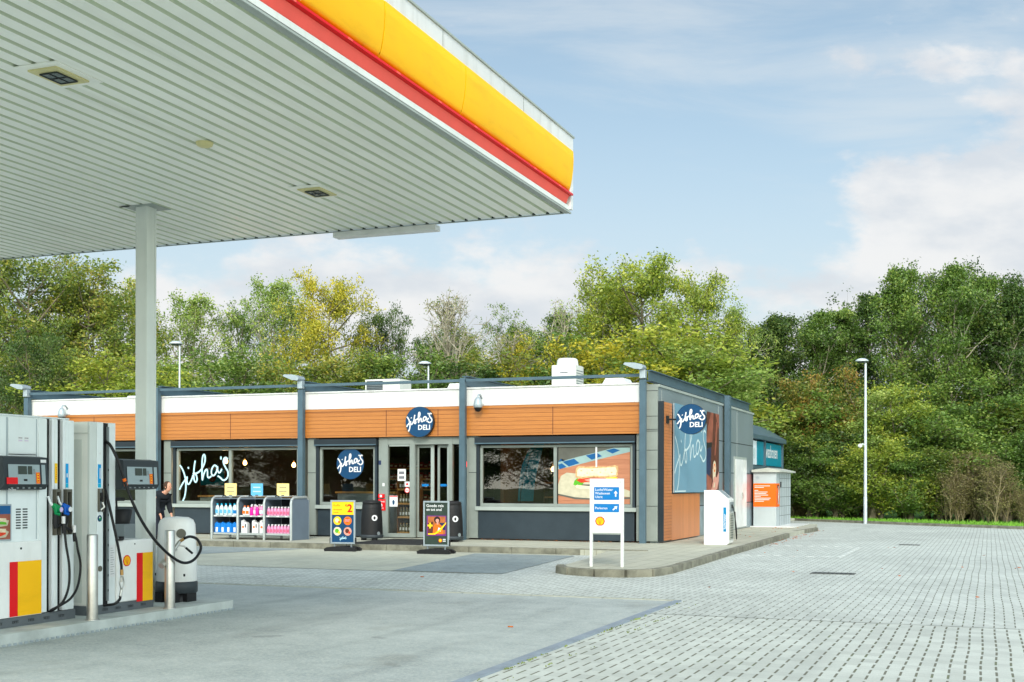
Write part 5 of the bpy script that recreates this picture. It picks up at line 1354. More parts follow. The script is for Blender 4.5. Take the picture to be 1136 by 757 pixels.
bin_(-14.15, 27.0, 'black litter bin below the small logo window, left of the door')
bin_(-12.0, 27.0, 'black litter bin right of the door, beside the steel post')

w = MB(); w.box(-0.95, 0.95, -1.35, 1.35, 0.0, 0.012, 'matcloth'); o = w.build('door_mat', loc=(-12.95, 26.35, ZW), bevel=0.004); tag(o, 'dark fabric door mat lying in front of the sliding door', 'door mat')

def aboard(x, y, rz, label, art, z=0.0):
    w = thing('pavement_sign', (x, y, z), label, 'pavement sign', None, rz)
    q = MB()
    for s_ in (-1, 1): q.prism([(-0.36, 0), (-0.38, 0.05), (-0.30, 0.09), (-0.06, 0.11), (0.06, 0.11), (0.30, 0.09), (0.38, 0.05), (0.36, 0)], s_ * 0.10 - 0.10 * (s_ < 0), s_ * 0.10 + 0.10 * (s_ > 0) , 1, 'black')
    q.box(-0.3, 0.3, -0.1, 0.1, 0.03, 0.09, 'black'); q.build('base', w, bevel=0.01)
    q = MB()
    for s_ in (-0.2, 0.2): q.tube([(s_, 0, 0.09), (s_, 0, 0.17)], 0.02, 'midgrey', 8)
    q.box(-0.31, -0.295, -0.03, 0.03, 0.17, 0.3, 'black'); q.box(0.295, 0.31, -0.03, 0.03, 0.17, 0.3, 'black'); q.build('spring_leg', w)
    q = MB(); W_, H0, H1 = 0.295, 0.16, 1.13
    q.box(-W_, W_, -0.025, 0.02, H0, H0 + 0.035, 'silver'); q.box(-W_, W_, -0.025, 0.02, H1 - 0.035, H1, 'silver')
    q.box(-W_, -W_ + 0.035, -0.025, 0.02, H0 + 0.035, H1 - 0.035, 'silver'); q.box(W_ - 0.035, W_, -0.025, 0.02, H0 + 0.035, H1 - 0.035, 'silver'); q.build('frame', w, bevel=0.004)
    q = MB(); q.box(-W_ + 0.035, W_ - 0.035, -0.008, 0.004, H0 + 0.035, H1 - 0.035, 'darkgrey')
    o = Vector((-W_ + 0.035, -0.008, H0 + 0.035)); art(q, o, 0.52, H1 - H0 - 0.07); q.build('poster', w)
def art1(q, o, w_, h):
    R_ = lambda a, b, c_, d, m, k=1: q.rect(o, X3 * w_, Z3 * h, a, b, c_, d, m, 0.0012 * k)
    R_(0, 1, 0.68, 1, 'yellowp'); R_(0, 1, 0, 0.675, 'navy')
    q.text(o + X3 * w_ * 0.06 + Z3 * h * 0.885, X3, Z3, 'Koffie', 0.07, 'orange', 0.003, 'LEFT', 0.01); q.text(o + X3 * w_ * 0.06 + Z3 * h * 0.79, X3, Z3, 'croissant', 0.058, 'tomato', 0.003, 'LEFT', 0.01)
    q.text(o + X3 * w_ * 0.06 + Z3 * h * 0.72, X3, Z3, 'combi', 0.05, 'tomato', 0.003, 'LEFT', 0.01)
    q.text(o + X3 * w_ * 0.70 + Z3 * h * 0.75, X3, Z3, '2', 0.24, 'red', 0.003, 'LEFT', 0.03); q.text(o + X3 * w_ * 0.60 + Z3 * h * 0.88, X3, Z3, '€', 0.08, 'red', 0.003, 'LEFT', 0.01)
    for cx, cy, m in ((0.25, 0.53, 'yellowp'), (0.72, 0.53, 'orange'), (0.25, 0.27, 'cream'), (0.72, 0.27, 'skinp')):
        q.disc(o + X3 * w_ * cx + Z3 * h * cy, X3, Z3, 0.095, m, 20, 0.003)
        q.disc(o + X3 * w_ * (cx - 0.02) + Z3 * h * (cy + 0.01), X3, Z3, 0.05, {'yellowp': 'cream', 'orange': 'tomato', 'cream': 'lettuce', 'skinp': 'brownp'}[m], 12, 0.0045)
        q.disc(o + X3 * w_ * (cx + 0.08) + Z3 * h * (cy - 0.03), X3, Z3, 0.028, {'yellowp': 'orange', 'orange': 'orange', 'cream': 'yellowp', 'skinp': 'tomato'}[m], 12, 0.006)
    for k in range(2): q.rect(o + X3 * w_ * 0.60 + Z3 * h * (0.52 + k * 0.03), X3, Z3, 0, 0.12, 0, 0.008, 'printwhite', 0.006)
    for i, st in enumerate(SCRIPT): q.ribbon(o + X3 * w_ * 0.35 + Z3 * h * 0.03, X3 * 0.16, Z3 * 0.13, st, 0.008, 'scriptblue', 0.003 + 0.0003 * i, 0.0005)
def art2(q, o, w_, h):
    M_ = lambda pts, m, k: q.poly(o, X3 * w_, Z3 * h, pts, m, 0.0012 * k)
    M_([(0, 0), (1, 0), (1, 1), (0, 1)], 'chalkgreen', 0.5)
    q.text(o + X3 * w_ * 0.06 + Z3 * h * 0.895, X3, Z3, 'Goede reis', 0.088, 'printwhite', 0.003, 'LEFT', 0.012); q.text(o + X3 * w_ * 0.06 + Z3 * h * 0.805, X3, Z3, 'en tot snel', 0.082, 'printwhite', 0.003, 'LEFT', 0.012)
    M_([(0.08, 0.21), (0.94, 0.21), (0.94, 0.69), (0.08, 0.69)], 'purple', 1); M_([(0.13, 0.25), (0.90, 0.25), (0.90, 0.67), (0.13, 0.67)], 'woodprint', 2)
    M_([(0.13, 0.25), (0.36, 0.25), (0.36, 0.55), (0.13, 0.50)], 'brownp', 2.5); M_([(0.66, 0.35), (0.9, 0.35), (0.9, 0.52), (0.66, 0.52)], 'navyp', 2.5)
    M_([(0.34, 0.25), (0.80, 0.25), (0.76, 0.44), (0.62, 0.50), (0.48, 0.50), (0.38, 0.42)], 'orange', 3)
    q.disc(o + X3 * w_ * 0.54 + Z3 * h * 0.59, X3, Z3, 0.072, 'hairprint', 16, 0.0045); q.disc(o + X3 * w_ * 0.55 + Z3 * h * 0.57, X3, Z3, 0.040, 'skinp', 14, 0.006)
    M_([(0.52, 0.48), (0.60, 0.48), (0.60, 0.55), (0.52, 0.55)], 'skinp', 4.5)
    M_([(0.56, 0.33), (0.70, 0.31), (0.72, 0.38), (0.6, 0.41)], 'clear', 5)
    M_([(0.14, 0.235), (0.45, 0.235), (0.7, 0.33), (0.93, 0.50), (0.93, 0.54), (0.62, 0.35), (0.42, 0.27), (0.14, 0.265)], 'yellowp', 6)
    for a, b, c_, d in ((0.12, 0.34, 0.43, 0.475), (0.20, 0.265, 0.385, 0.52)): M_([(a, c_), (b, c_), (b, d), (a, d)], 'yellowp', 6 + (a > 0.15))
    q.disc(o + X3 * w_ * 0.68 + Z3 * h * 0.10, X3, Z3, 0.040, 'orange', 18, 0.003); q.disc(o + X3 * w_ * 0.68 + Z3 * h * 0.10, X3, Z3, 0.026, 'yellowp', 14, 0.0045)
    for k, t in enumerate((0.115, 0.075)): q.rect(o + X3 * w_ * 0.79 + Z3 * h * t, X3, Z3, 0, 0.065, 0, 0.02, 'printwhite', 0.003)
aboard(-13.40, 24.2, R(6), 'pavement sign with yellow top and navy food poster near the rack', art1, 0.006)
aboard(-11.05, 24.05, R(4), 'pavement sign with dark green poster of a person in orange near the door mat', art2, 0.006)

w = thing('fire_extinguisher', (-14.60, 26.2, ZW), 'red fire extinguisher standing behind the yellow and navy pavement sign', 'fire extinguisher')
q = MB(); q.lathe([(0, 0), (0.075, 0.0), (0.08, 0.02), (0.08, 0.40), (0.06, 0.46), (0.025, 0.49), (0, 0.49)], (0, 0, 0), 'red', 20); q.build('cylinder', w)
q = MB(); q.tube([(0, 0, 0.48), (0, 0, 0.56)], 0.02, 'black', 8); q.box(-0.09, 0.03, -0.012, 0.012, 0.55, 0.575, 'black'); q.tube([(0.02, 0, 0.53), (0.09, 0, 0.5), (0.11, 0, 0.35), (0.1, 0, 0.2)], 0.012, 'black', 8); q.build('valve', w)

# ------------------------------------------------------------------ direction sign in the island
w = thing('direction_sign', (-5.95, 19.75, ZW), 'white two post direction sign with blue panels and scallop emblem on the kerb tip', 'sign', None, R(6))
for s_ in (-1, 1):
    q = MB(); q.box(s_ * 0.262 - 0.024, s_ * 0.262 + 0.024, -0.035, 0.035, 0, 1.475, 'white'); q.build('post', w, bevel=0.006)
q = MB(); q.box(-0.236, 0.236, -0.03, 0.03, 0.57, 1.475, 'white'); q.box(-0.236, 0.236, -0.034, -0.0305, 1.415, 1.42, 'midgrey'); q.box(-0.23, 0.23, -0.02, 0.02, 0.545, 0.569, 'greygreen2'); q.build('board', w, bevel=0.004)
o = Vector((0, -0.031, 0))
q = MB()
def rrect(q, x0, x1, z0, z1, r, m, d):
    pts = []
    for cx, cz, a0 in ((x1 - r, z0 + r, -90), (x1 - r, z1 - r, 0), (x0 + r, z1 - r, 90), (x0 + r, z0 + r, 180)):
        for k in range(5): a = R(a0 + k * 22.5); pts.append((cx + r * math.cos(a), cz + r * math.sin(a)))
    q.poly(o, X3, Z3, pts, m, d)
rrect(q, -0.213, 0.213, 1.12, 1.335, 0.015, 'signblue', 0.002); rrect(q, -0.213, 0.213, 0.915, 1.055, 0.015, 'signblue', 0.002)
for s_, z in (('Lucht/Water', 1.272), ('Wasboxen', 1.212), ('Uitrit', 1.15), ('Parkeren', 0.965)):
    q.text(o + X3 * -0.195 + Z3 * z, X3, Z3, s_, 0.058, 'printwhite', 0.0035, 'LEFT', 0.008)
def arrow(q, c_, ang, l):
    a = R(ang); ca, sa = math.cos(a), math.sin(a)
    pts = [(-0.5, -0.11), (0.05, -0.11), (0.05, -0.32), (0.5, 0), (0.05, 0.32), (0.05, 0.11), (-0.5, 0.11)]
    q.poly(o + c_, X3, Z3, [((x * ca - y * sa) * l, (x * sa + y * ca) * l) for x, y in pts], 'printwhite', 0.0035)
arrow(q, Vector((0.155, 0, 1.225)), 90, 0.10); arrow(q, Vector((0.145, 0, 0.985)), 40, 0.10)
q.build('blue_panel', w)
q = MB(); pecten(q, o + Vector((-0.11, 0, 0.765)), X3, Z3, 0.078, 0.002); q.build('emblem', w)

# ------------------------------------------------------------------ air and water unit
w = thing('air_water_unit', (-5.83, 28.05, ZW), 'white tyre air and water unit with slanted top by the side wall', 'air pump')
q = MB(); q.prism([(-0.29, 0.0), (0.23, 0.0), (0.28, 0.04), (0.28, 1.04), (0.03, 1.25), (-0.29, 1.25)], 0.0, 0.55, 1, 'gloss_white'); q.build('cabinet', w, bevel=0.015)
q = MB(); q.rect((0, -0.001, 0), X3, Z3, 0.155, 0.225, 0.30, 0.86, 'signteal', 0.003)
q.text(Vector((0.212, -0.001, 0.36)), Z3, -X3, 'lucht/water', 0.075, 'printwhite', 0.005, 'LEFT', 0.008); q.build('label', w)
q = MB(); q.box(0.282, 0.30, 0.08, 0.46, 0.12, 0.72, 'boot2'); q.box(0.282, 0.31, 0.1, 0.44, 0.76, 0.98, 'midgrey'); q.box(0.312, 0.33, 0.16, 0.24, 0.84, 0.92, 'black')
for k in range(10): q.box(0.3005, 0.303, 0.1, 0.44, 0.16 + k * 0.055, 0.17 + k * 0.055, 'joint')
q.add([(0.035, 0.1, 1.252), (0.035, 0.45, 1.252), (0.24, 0.45, 1.08), (0.24, 0.1, 1.08)], [(0, 1, 2, 3)], 'silver'); q.build('control_panel', w)
q = MB(); q.tube(catmull([(0.32, 0.3, 0.88), (0.36, 0.28, 0.7), (0.40, 0.3, 0.35), (0.38, 0.42, 0.12), (0.34, 0.5, 0.4), (0.33, 0.5, 0.75)], 6), 0.012, 'rubber', 8); q.build('hose', w)

# vacuum station
w = thing('vacuum_station', (-6.8, 41.9, ZW), 'grey vacuum cleaner station with orange notice and overhanging lid', 'vacuum station')
q = MB(); q.box(-0.38, 0.36, -1.55, 1.55, 0.0, 1.78, 'locker'); q.build('cabinet', w, bevel=0.01)
q = MB(); q.prism([(-0.42, 1.785), (0.50, 1.785), (0.50, 1.84), (0.1, 1.93), (-0.42, 1.86)], -1.66, 1.75, 1, 'concretelid'); q.build('lid', w, bevel=0.01)
q = MB(); q.rect((0, -1.551, 0), X3, Z3, -0.375, 0.36, 0.66, 1.42, 'orange2', 0.002)
for k in range(11):
    q.rect((0, -1.551, 0), X3, Z3, -0.34, -0.34 + [0.5, 0.3, 0, 0.12, 0.42, 0.38, 0.44, 0.2, 0.52, 0.48, 0.3][k], 1.33 - k * 0.05, 1.35 - k * 0.05, 'printwhite', 0.0035)
q.rect((0.361, 0, 0), Y3, Z3, -1.55, -0.9, 0.66, 1.42, 'orange2', 0.002); q.tube([(0.375, -1.2, 0.75), (0.39, -1.3, 0.95), (0.38, -1.15, 1.15), (0.375, -1.25, 1.32)], 0.02, 'silver', 8)
q.box(0.362, 0.37, -1.35, -1.1, 1.27, 1.37, 'black'); q.disc((-0.24, -1.552, 1.60), X3, Z3, 0.05, 'silver', 16, 0.002); q.build('notice', w)
q = MB()
for z in (0.35, 0.66, 0.97, 1.28, 1.58): q.box(0.3605, 0.3625, -0.88, 1.54, z, z + 0.01, 'joint')
for y in (-0.88, -0.4, 0.08, 0.56, 1.04): q.box(0.3605, 0.3630, y, y + 0.012, 0.04, 1.75, 'joint')
q.box(0.364, 0.38, -0.75, -0.6, 1.30, 1.48, 'black'); q.build('door_panel', w)
q = MB(); q.box(-0.5, 0.95, -1.7, 1.9, -0.0, 0.03, 'white'); q.build('base_slab', w)

# ------------------------------------------------------------------ wash hall behind
w = thing('wash_hall', (-9.5, 46.0, 0), 'small wash hall with sloping dark roof and teal panels behind the shop', 'building')
q = MB(); q.box(-4.0, 1.80, -4.6, 3.3, 0, 3.05, 'darkblue'); q.build('wall', w)
q = MB(); q.prism([(-4.2, 3.9), (1.2, 3.75), (2.0, 3.25), (2.0, 3.1), (-4.2, 3.1)], -4.8, 3.5, 1, 'steelblue'); q.build('roof', w, bevel=0.01)
for y0, y1, m in ((-4.55, -2.4, 'printwhite2'), (-2.3, -1.0, 'teal'), (-0.85, 3.1, 'teal')):
    q = MB(); q.box(1.801, 1.86, y0, y1, 2.20, 3.04, m)
    if m == 'teal' and y1 > 0: q.text((1.861, y0 + 0.25, 2.5), Y3, Z3, 'wasboxen', 0.68, 'printwhite', 0.003, 'LEFT', 0.01)
    if m == 'printwhite2': q.disc((1.861, -2.9, 2.6), Y3, Z3, 0.2, 'clear', 16, 0.003)
    q.build('fascia_panel', w)
for y0, y1 in ((-4.5, -1.0), (-0.8, 3.1)):
    q = MB(); q.box(1.80, 1.83, y0, y1, 0.1, 2.0, 'glassdark'); q.build('window', w)
q = MB(); 
for y in (-4.6, -0.95, 3.15): q.box(1.80, 1.92, y, y + 0.14, 0, 3.1, 'steelblue')
q.box(1.80, 1.92, -4.46, 3.15, 2.05, 2.17, 'steelblue'); q.build('frame', w)

# ------------------------------------------------------------------ lamp posts
def lamp_post(px, D, h, label, small=False):
    x, y = atD(px, D)
    w = thing('street_lamp', (x, y, 0), label, 'street lamp', None, YAW)
    k_ = 0.75 if small else 1.0; q = MB(); q.lathe([(0.072 * k_, 0.0), (0.070 * k_, 1.0), (0.062 * k_, 1.05), (0.042 * k_, h)], (0, 0, 0), 'silverpost', 16); q.build('pole', w)
    q = MB(); q.lathe([(0.0, h + 0.09), (0.12, h + 0.08), (0.24, h + 0.02), (0.26, h - 0.02), (0.2, h - 0.04), (0.0, h - 0.04)], (-0.14, 0, 0), 'silverpost', 24, 1, 0.8); hd = q.build('lamp_head', w)
    q = MB(); q.lathe([(0.22, h - 0.052), (0.15, h - 0.09), (0, h - 0.10)], (-0.12, 0, 0), 'lampglass', 20, 1, 0.8); q.build('lamp_glass', hd)
    if not small:
        q = MB(); q.tube([(0, 0, 3.02), (-0.12, -0.05, 3.08), (-0.2, -0.05, 3.05)], 0.025, 'silverpost', 8); q.lathe([(0.0, 0.09), (0.08, 0.06), (0.09, -0.02), (0.0, -0.08)], (-0.22, -0.05, 3.0), 'white', 14); q.build('camera', w)
lamp_post(960, 47.6, 6.3, 'tall galvanised lamp post on the verge at the right edge of the paving')
lamp_post(199, 47, 6.85, 'lamp post behind the shop roof at the left, right of the canopy column', True)
lamp_post(475, 47.5, 6.15, 'lamp post behind the shop roof above the navy disc sign', True)

# small loose things
for px, py, label in ((566, 697, 'cigarette butt lying on the grey slab in the foreground'), (468, 641, 'pale pebble on the slab near its far edge')):
    d = ray(px, py); t = -EYE / d.z; q = MB(); q.box(-0.03, 0.03, -0.008, 0.008, 0, 0.014, 'leaf_litter')
    tag(q.build('litter', loc=(d.x * t, d.y * t, 0.009), bevel=0.004), label, 'litter')
rnd = random.Random(8); q = MB()
for i in range(170):
    k = rnd.random()
    if k < 0.45: t = rnd.uniform(30, 41); x, y, z = -5.1 - 0.02 * (t - 30) + rnd.gauss(0.1, 0.12), t, 0.01
    elif k < 0.7: x, y, z = rnd.uniform(-7.1, -5.6), rnd.uniform(28, 40), 0.13
    elif k < 0.9: x, y, z = rnd.uniform(-12, -7.6), 28.15 + rnd.gauss(0, 0.1), 0.13
    else: x, y, z = rnd.uniform(-8, 2), rnd.uniform(15, 32), 0.02
    a = rnd.uniform(0, 6.28); r = rnd.uniform(0.02, 0.05)
    q.add([(x + r * math.cos(a + j * 1.57) * (1 if j % 2 else 0.5), y + r * math.sin(a + j * 1.57) * (1 if j % 2 else 0.5), z + 0.006 * j) for j in range(4)], [(0, 1, 2, 3)], 'leaf_litter')
tag(q.build('fallen_leaves'), 'scattered brown fallen leaves along the kerbs and wall foot', kind='stuff')

# ------------------------------------------------------------------ things inside the shop, seen through the glass
def pendant(x, y, z, label):
    w = thing('pendant_lamp', (x, y, z), label, 'pendant lamp', 'pendant lamps inside the shop')
    q = MB(); q.tube([(0, 0, 0.0), (0, 0, 2.92 - z)], 0.006, 'black', 6); q.build('cable', w)
    q = MB(); q.lathe([(0.02, 0.04), (0.022, -0.02), (0.0, -0.02)], (0, 0, 0), 'brass', 10); q.build('socket', w)
    q = MB(); q.lathe([(0.018, -0.021), (0.05, -0.07), (0.055, -0.11), (0.03, -0.15), (0, -0.155)], (0, 0, 0), 'lamp_warm', 14); q.build('bulb', w)
    ld = bpy.data.lights.new('bulb_light', 'POINT'); ld.energy = 14; ld.color = (1, 0.72, 0.42); ld.shadow_soft_size = 0.06
    lo = bpy.data.objects.new('bulb_light', ld); col.objects.link(lo); lo.parent = w; lo.location = (0, 0, -0.24)
for x, y, z, la in ((-20.15, 29.6, 2.22, 'leftmost glowing pendant bulb above the window lettering'), (-19.65, 29.8, 2.18, 'glowing pendant bulb above the middle of the window lettering'),
                    (-17.25, 29.6, 2.12, 'glowing pendant bulb at the right of the rack window'), (-18.3, 30.2, 2.12, 'glowing pendant bulb above the blue price card'),
                    (-10.78, 29.4, 2.02, 'glowing pendant bulb by the teal banner'), (-10.45, 29.9, 1.98, 'glowing pendant bulb between teal banner and sandwich print')):
    pendant(x, y, z, la)
def shelf_unit(x0, x1, y, zs, label, wood=True, depth=0.35):
    w = thing('display_shelf', ((x0 + x1) / 2, y, 0.125), label, 'shelf'); hw = (x1 - x0) / 2
    q = MB(); q.box(-hw, -hw + 0.03, 0, depth, 0, zs[-1] + 0.35, 'wood_in'); q.box(hw - 0.03, hw, 0, depth, 0, zs[-1] + 0.35, 'wood_in'); q.box(-hw, hw, depth, depth + 0.02, 0, zs[-1] + 0.35, 'dark_in'); q.build('side_panel', w)
    for z in zs:
        q = MB(); q.box(-hw + 0.03, hw - 0.03, 0, depth, z, z + 0.025, 'wood_in'); q.box(-hw + 0.03, hw - 0.03, -0.01, -0.001, z - 0.01, z + 0.035, 'wood_in2'); q.build('shelf_board', w)
shelf_unit(-14.34, -13.76, 28.75, [0.10, 0.5, 0.85, 1.22], 'wooden shelf of bottles behind the glass left of the sliding door')
bt = bottle('bottleglass', 'brass', 0.24, 0.035, 'small bottle on the wooden shelf left of the sliding door', 'bottles on the shelf by the door', band='printwhite')
first = True
for z, sn in ((0.10, 'bottom'), (0.5, 'second'), (0.85, 'third'), (1.22, 'top')):
    for i in range(6):
        l = (-14.26 + i * 0.085, 28.83, 0.125 + z + 0.026); lab = 'small bottle behind the glass by the door, %s shelf, %s' % (sn, ORD[i])
        if first: bt.location = l; bt['label'] = lab; first = False
        else: dup(bt, l, lab)
shelf_unit(-16.3, -14.75, 31.8, [0.9, 1.2, 1.5, 1.8], 'product shelf at the back of the small logo window', depth=0.3)
rnd = random.Random(21)
bx = MB(); bx.box(-0.045, 0.045, -0.03, 0.03, 0, 0.15, 'shopbox'); bx.box(-0.035, 0.035, -0.032, -0.0305, 0.05, 0.10, 'cream')
bx = bx.build('product_pack'); tag(bx, 'red product pack on the shelf behind the small logo window', 'product pack', 'packs on the back shelf'); first = True
for z, sn in ((0.9, 'bottom'), (1.2, 'second'), (1.5, 'third'), (1.8, 'top')):
    for i in range(11):
        l = (-16.2 + i * 0.135, 31.9, 0.125 + z + 0.026); lab = 'red pack behind the small logo window, %s shelf, %s' % (sn, ORD[i])
        if first: bx.location = l; bx['label'] = lab; first = False
        else: dup(bx, l, lab, scale=(1, 1, rnd.uniform(0.7, 1.3)))
w = thing('counter', (-15.6, 29.4, 0.125), 'bakery counter with wooden top behind the small logo window', 'counter')
q = MB(); q.box(-0.85, 0.85, 0, 0.7, 0, 1.12, 'midgrey'); q.build('cabinet', w); q = MB(); q.box(-0.9, 0.9, -0.05, 0.75, 1.121, 1.17, 'wood_in2'); q.build('counter_top', w)
w = thing('counter', (-19.2, 29.3, 0.125), 'pale seating counter behind the lettered window', 'counter')
q = MB(); q.box(-1.6, 2.1, 0, 0.5, 0, 1.0, 'greygreen'); q.build('cabinet', w); q = MB(); q.box(-1.65, 2.15, -0.05, 0.55, 1.001, 1.04, 'wood_in2'); q.build('counter_top', w)
shelf_unit(-11.6, -9.9, 32.4, [0.6, 1.0, 1.4, 1.8], 'product shelf deep inside behind the teal banner', depth=0.3)
q = MB()
for a, b in ((0, 0.09), (0.12, 0.2), (0.23, 0.31), (0.34, 0.42)): q.box(a, b, 0, 0.02, 0, 0.2, 'led_red')
LS = thing('led_sign', (-12.50, 28.75, 1.98), 'red glowing open letters behind the glass right of the sliding door', 'sign')
q = MB(); q.text((0, 0, 0), X3, Z3, 'open', 0.20, 'led_red', 0.004, 'LEFT', 0.012); q.box(0.0, 0.40, 0.0, 0.02, -0.06, 0.2, 'dark_in'); q.build('letter_panel', LS)
for x, y, z, w_, h, m1, label in ((-17.9, 33.94, 2.0, 0.5, 0.7, 'cardyellow', 'pale yellow picture on the wall deep behind the rack window'), (-17.2, 33.94, 1.7, 0.6, 0.5, 'brownl', 'reddish picture on the wall behind the blue price card'),
        (-19.9, 33.94, 1.6, 0.9, 0.45, 'wood_in2', 'wooden picture board on the wall behind the window lettering'), (-23.6, 33.94, 1.7, 1.0, 0.6, 'teal', 'teal picture on the wall behind the leftmost window')):
    w = thing('wall_picture', (x, y, z), label, 'picture')
    q = MB(); q.box(-w_ / 2, w_ / 2, -0.03, 0.03, -h / 2, h / 2, 'wood_in'); q.build('frame', w)
    q = MB(); q.rect((0, -0.031, 0), X3, Z3, -w_ / 2 + .04, w_ / 2 - .04, -h / 2 + .04, h / 2 - .04, m1, 0.002); q.disc((0, -0.031, 0), X3, Z3, min(w_, h) * 0.25, 'brownp', 16, 0.004); q.build('picture_print', w)
for x, label in ((-20.3, 'bar stool behind the window lettering'), (-18.6, 'bar stool behind the blue price card'), (-17.6, 'bar stool behind the right end of the rack')):
    w = thing('bar_stool', (x, 30.3, 0.125), label, 'stool', 'bar stools at the window counter')
    q = MB(); q.lathe([(0, 0.74), (0.19, 0.74), (0.2, 0.77), (0.18, 0.80), (0, 0.80)], (0, 0, 0), 'wood_in2', 20); q.build('seat', w)
    for k in range(4):
        a = k * 1.57 + 0.78; q = MB(); q.tube([(0.12 * math.cos(a), 0.12 * math.sin(a), 0.74), (0.2 * math.cos(a), 0.2 * math.sin(a), 0)], 0.014, 'black', 6); q.build('leg', w)
# teal feather banner inside the right window
w = thing('feather_banner', (-10.95, 28.75, 0.125), 'teal feather banner with white writing behind the right window', 'banner')
q = MB(); q.tube([(0, 0, 0), (0.05, 0, 1.2), (0.30, 0, 2.1), (0.60, 0, 2.5)], 0.01, 'black', 8); q.build('pole', w)
q = MB(); outl = [(-0.03, 0.95), (0.0, 1.4), (0.08, 1.85), (0.24, 2.2), (0.45, 2.42), (0.70, 2.5), (0.62, 2.2), (0.50, 1.8), (0.42, 1.4), (0.38, 0.95)]
q.prism(outl, -0.004, 0.004, 1, 'teal'); q.ribbon((0.18, -0.006, 1.10), Z3 * 0.7, -X3 * 0.10, SCRIPT[3], 0.012, 'scriptblue', 0.001); q.ribbon((0.28, -0.006, 1.10), Z3 * 0.7, -X3 * 0.10, SCRIPT[4], 0.012, 'scriptblue', 0.001)
q.build('flag', w)

# ------------------------------------------------------------------ person
pr = thing('person', (-19.1, 25.25, ZW), 'person with short brown hair in a dark jacket leaning forward behind the canopy column', 'person', None, R(-8)); pr.scale = (0.93, 0.93, 0.95)
def skin_mesh(name, verts, edges, radii, mname, parent, sub=2, root=0):
    me = bpy.data.meshes.new(name); me.from_pydata(verts, edges, []); me.materials.append(M[mname])
    o = bpy.data.objects.new(name, me); col.objects.link(o); o.parent = parent
    bm = bmesh.new(); bm.from_mesh(me); ly = bm.verts.layers.skin.verify(); bm.verts.ensure_lookup_table()
    for i, r in enumerate(radii): bm.verts[i][ly].radius = (r, r); bm.verts[i][ly].use_root = (i == root)
    bm.to_mesh(me); bm.free()
    m = o.modifiers.new('skin', 'SKIN'); m.use_smooth_shade = True
    s = o.modifiers.new('sub', 'SUBSURF'); s.levels = sub; s.render_levels = sub
    return o
V = [(-0.12, 0, 0.86), (-0.06, 0, 1.00), (0.05, 0, 1.13), (0.13, 0, 1.20), (0.19, 0, 1.25),           # pelvis..neck 0-4
     (-0.10, 0.10, 0.80), (-0.02, 0.11, 0.46), (-0.08, 0.11, 0.08), (0.06, 0.12, 0.04),                # left leg 5-8
     (-0.10, -0.10, 0.80), (0.02, -0.11, 0.46), (-0.02, -0.11, 0.08), (0.12, -0.12, 0.04),             # right leg 9-12
     (0.08, 0.18, 1.12), (0.10, 0.23, 0.86), (0.20, 0.20, 0.66), (0.23, 0.19, 0.60),                   # left arm 13-16
     (0.08, -0.18, 1.12), (0.10, -0.23, 0.86), (0.20, -0.20, 0.66), (0.23, -0.19, 0.60)]               # right arm 17-20
E_ = [(0, 1), (1, 2), (2, 3), (3, 4), (0, 5), (5, 6), (6, 7), (7, 8), (0, 9), (9, 10), (10, 11), (11, 12), (3, 13), (13, 14), (14, 15), (15, 16), (3, 17), (17, 18), (18, 19), (19, 20)]
Rr = [0.11, 0.10, 0.10, 0.08, 0.045, 0.085, 0.06, 0.042, 0.04, 0.085, 0.06, 0.042, 0.04, 0.05, 0.04, 0.03, 0.026, 0.05, 0.04, 0.03, 0.026]
for s_, hb in ((1, Vector(V[16])), (-1, Vector(V[20]))):
    bi = 16 if s_ > 0 else 20
    for k, (dx, dy, l) in enumerate(((1, -0.35, 0.8), (1, -0.12, 0.95), (1, 0.1, 0.9), (0.9, 0.32, 0.72), (0.5, -0.9, 0.6))):
        n0 = len(V); t = Vector((dx * 0.25, dy * 0.5, -1)).normalized()
        V.append(tuple(hb + t * 0.05 * l)); V.append(tuple(hb + t * 0.10 * l + Vector((0, 0, -0.015)))); E_ += [(bi, n0), (n0, n0 + 1)]; Rr += [0.011, 0.008]
skin_mesh('body', V, E_, Rr, 'skin', pr)
JV = V[:5] + V[13:16] + V[17:20]
skin_mesh('jacket', [(-0.14, 0, 0.84)] + V[1:4] + [tuple(Vector(V[4]) - Vector((0.02, 0, 0.015)))] + V[13:16] + V[17:20],
          [(0, 1), (1, 2), (2, 3), (3, 4), (3, 5), (5, 6), (6, 7), (3, 8), (8, 9), (9, 10)], [0.175, 0.18, 0.20, 0.17, 0.085, 0.10, 0.08, 0.06, 0.10, 0.08, 0.06], 'cloth', pr, 2, 1)
skin_mesh('trousers', [(-0.12, 0, 0.84)] + [V[i] for i in (5, 6, 7, 9, 10, 11)], [(0, 1), (1, 2), (2, 3), (0, 4), (4, 5), (5, 6)], [0.15, 0.105, 0.08, 0.065, 0.105, 0.08, 0.065], 'trouser', pr)
hd = MB(); hc = Vector((0.28, 0.0, 1.36))
hd.lathe([(0.0, -0.125), (0.05, -0.115), (0.072, -0.06), (0.088, 0.0), (0.090, 0.05), (0.075, 0.10), (0.04, 0.125), (0, 0.13)], hc, 'skin', 20, 1.1, 0.88)
hd.tube([hc + Vector((0.085, 0, 0.015)), hc + Vector((0.118, 0, -0.02)), hc + Vector((0.09, 0, -0.03))], [0.008, 0.013, 0.010], 'skin', 8)
for s_ in (-1, 1):
    hd.tube([hc + Vector((0.0, s_ * 0.076, 0.02)), hc + Vector((-0.012, s_ * 0.092, 0.0)), hc + Vector((0, s_ * 0.078, -0.025))], 0.010, 'skin', 8)
    hd.lathe([(0, -0.009), (0.009, 0), (0, 0.009)], hc + Vector((0.086, s_ * 0.032, 0.012)), 'black', 8)
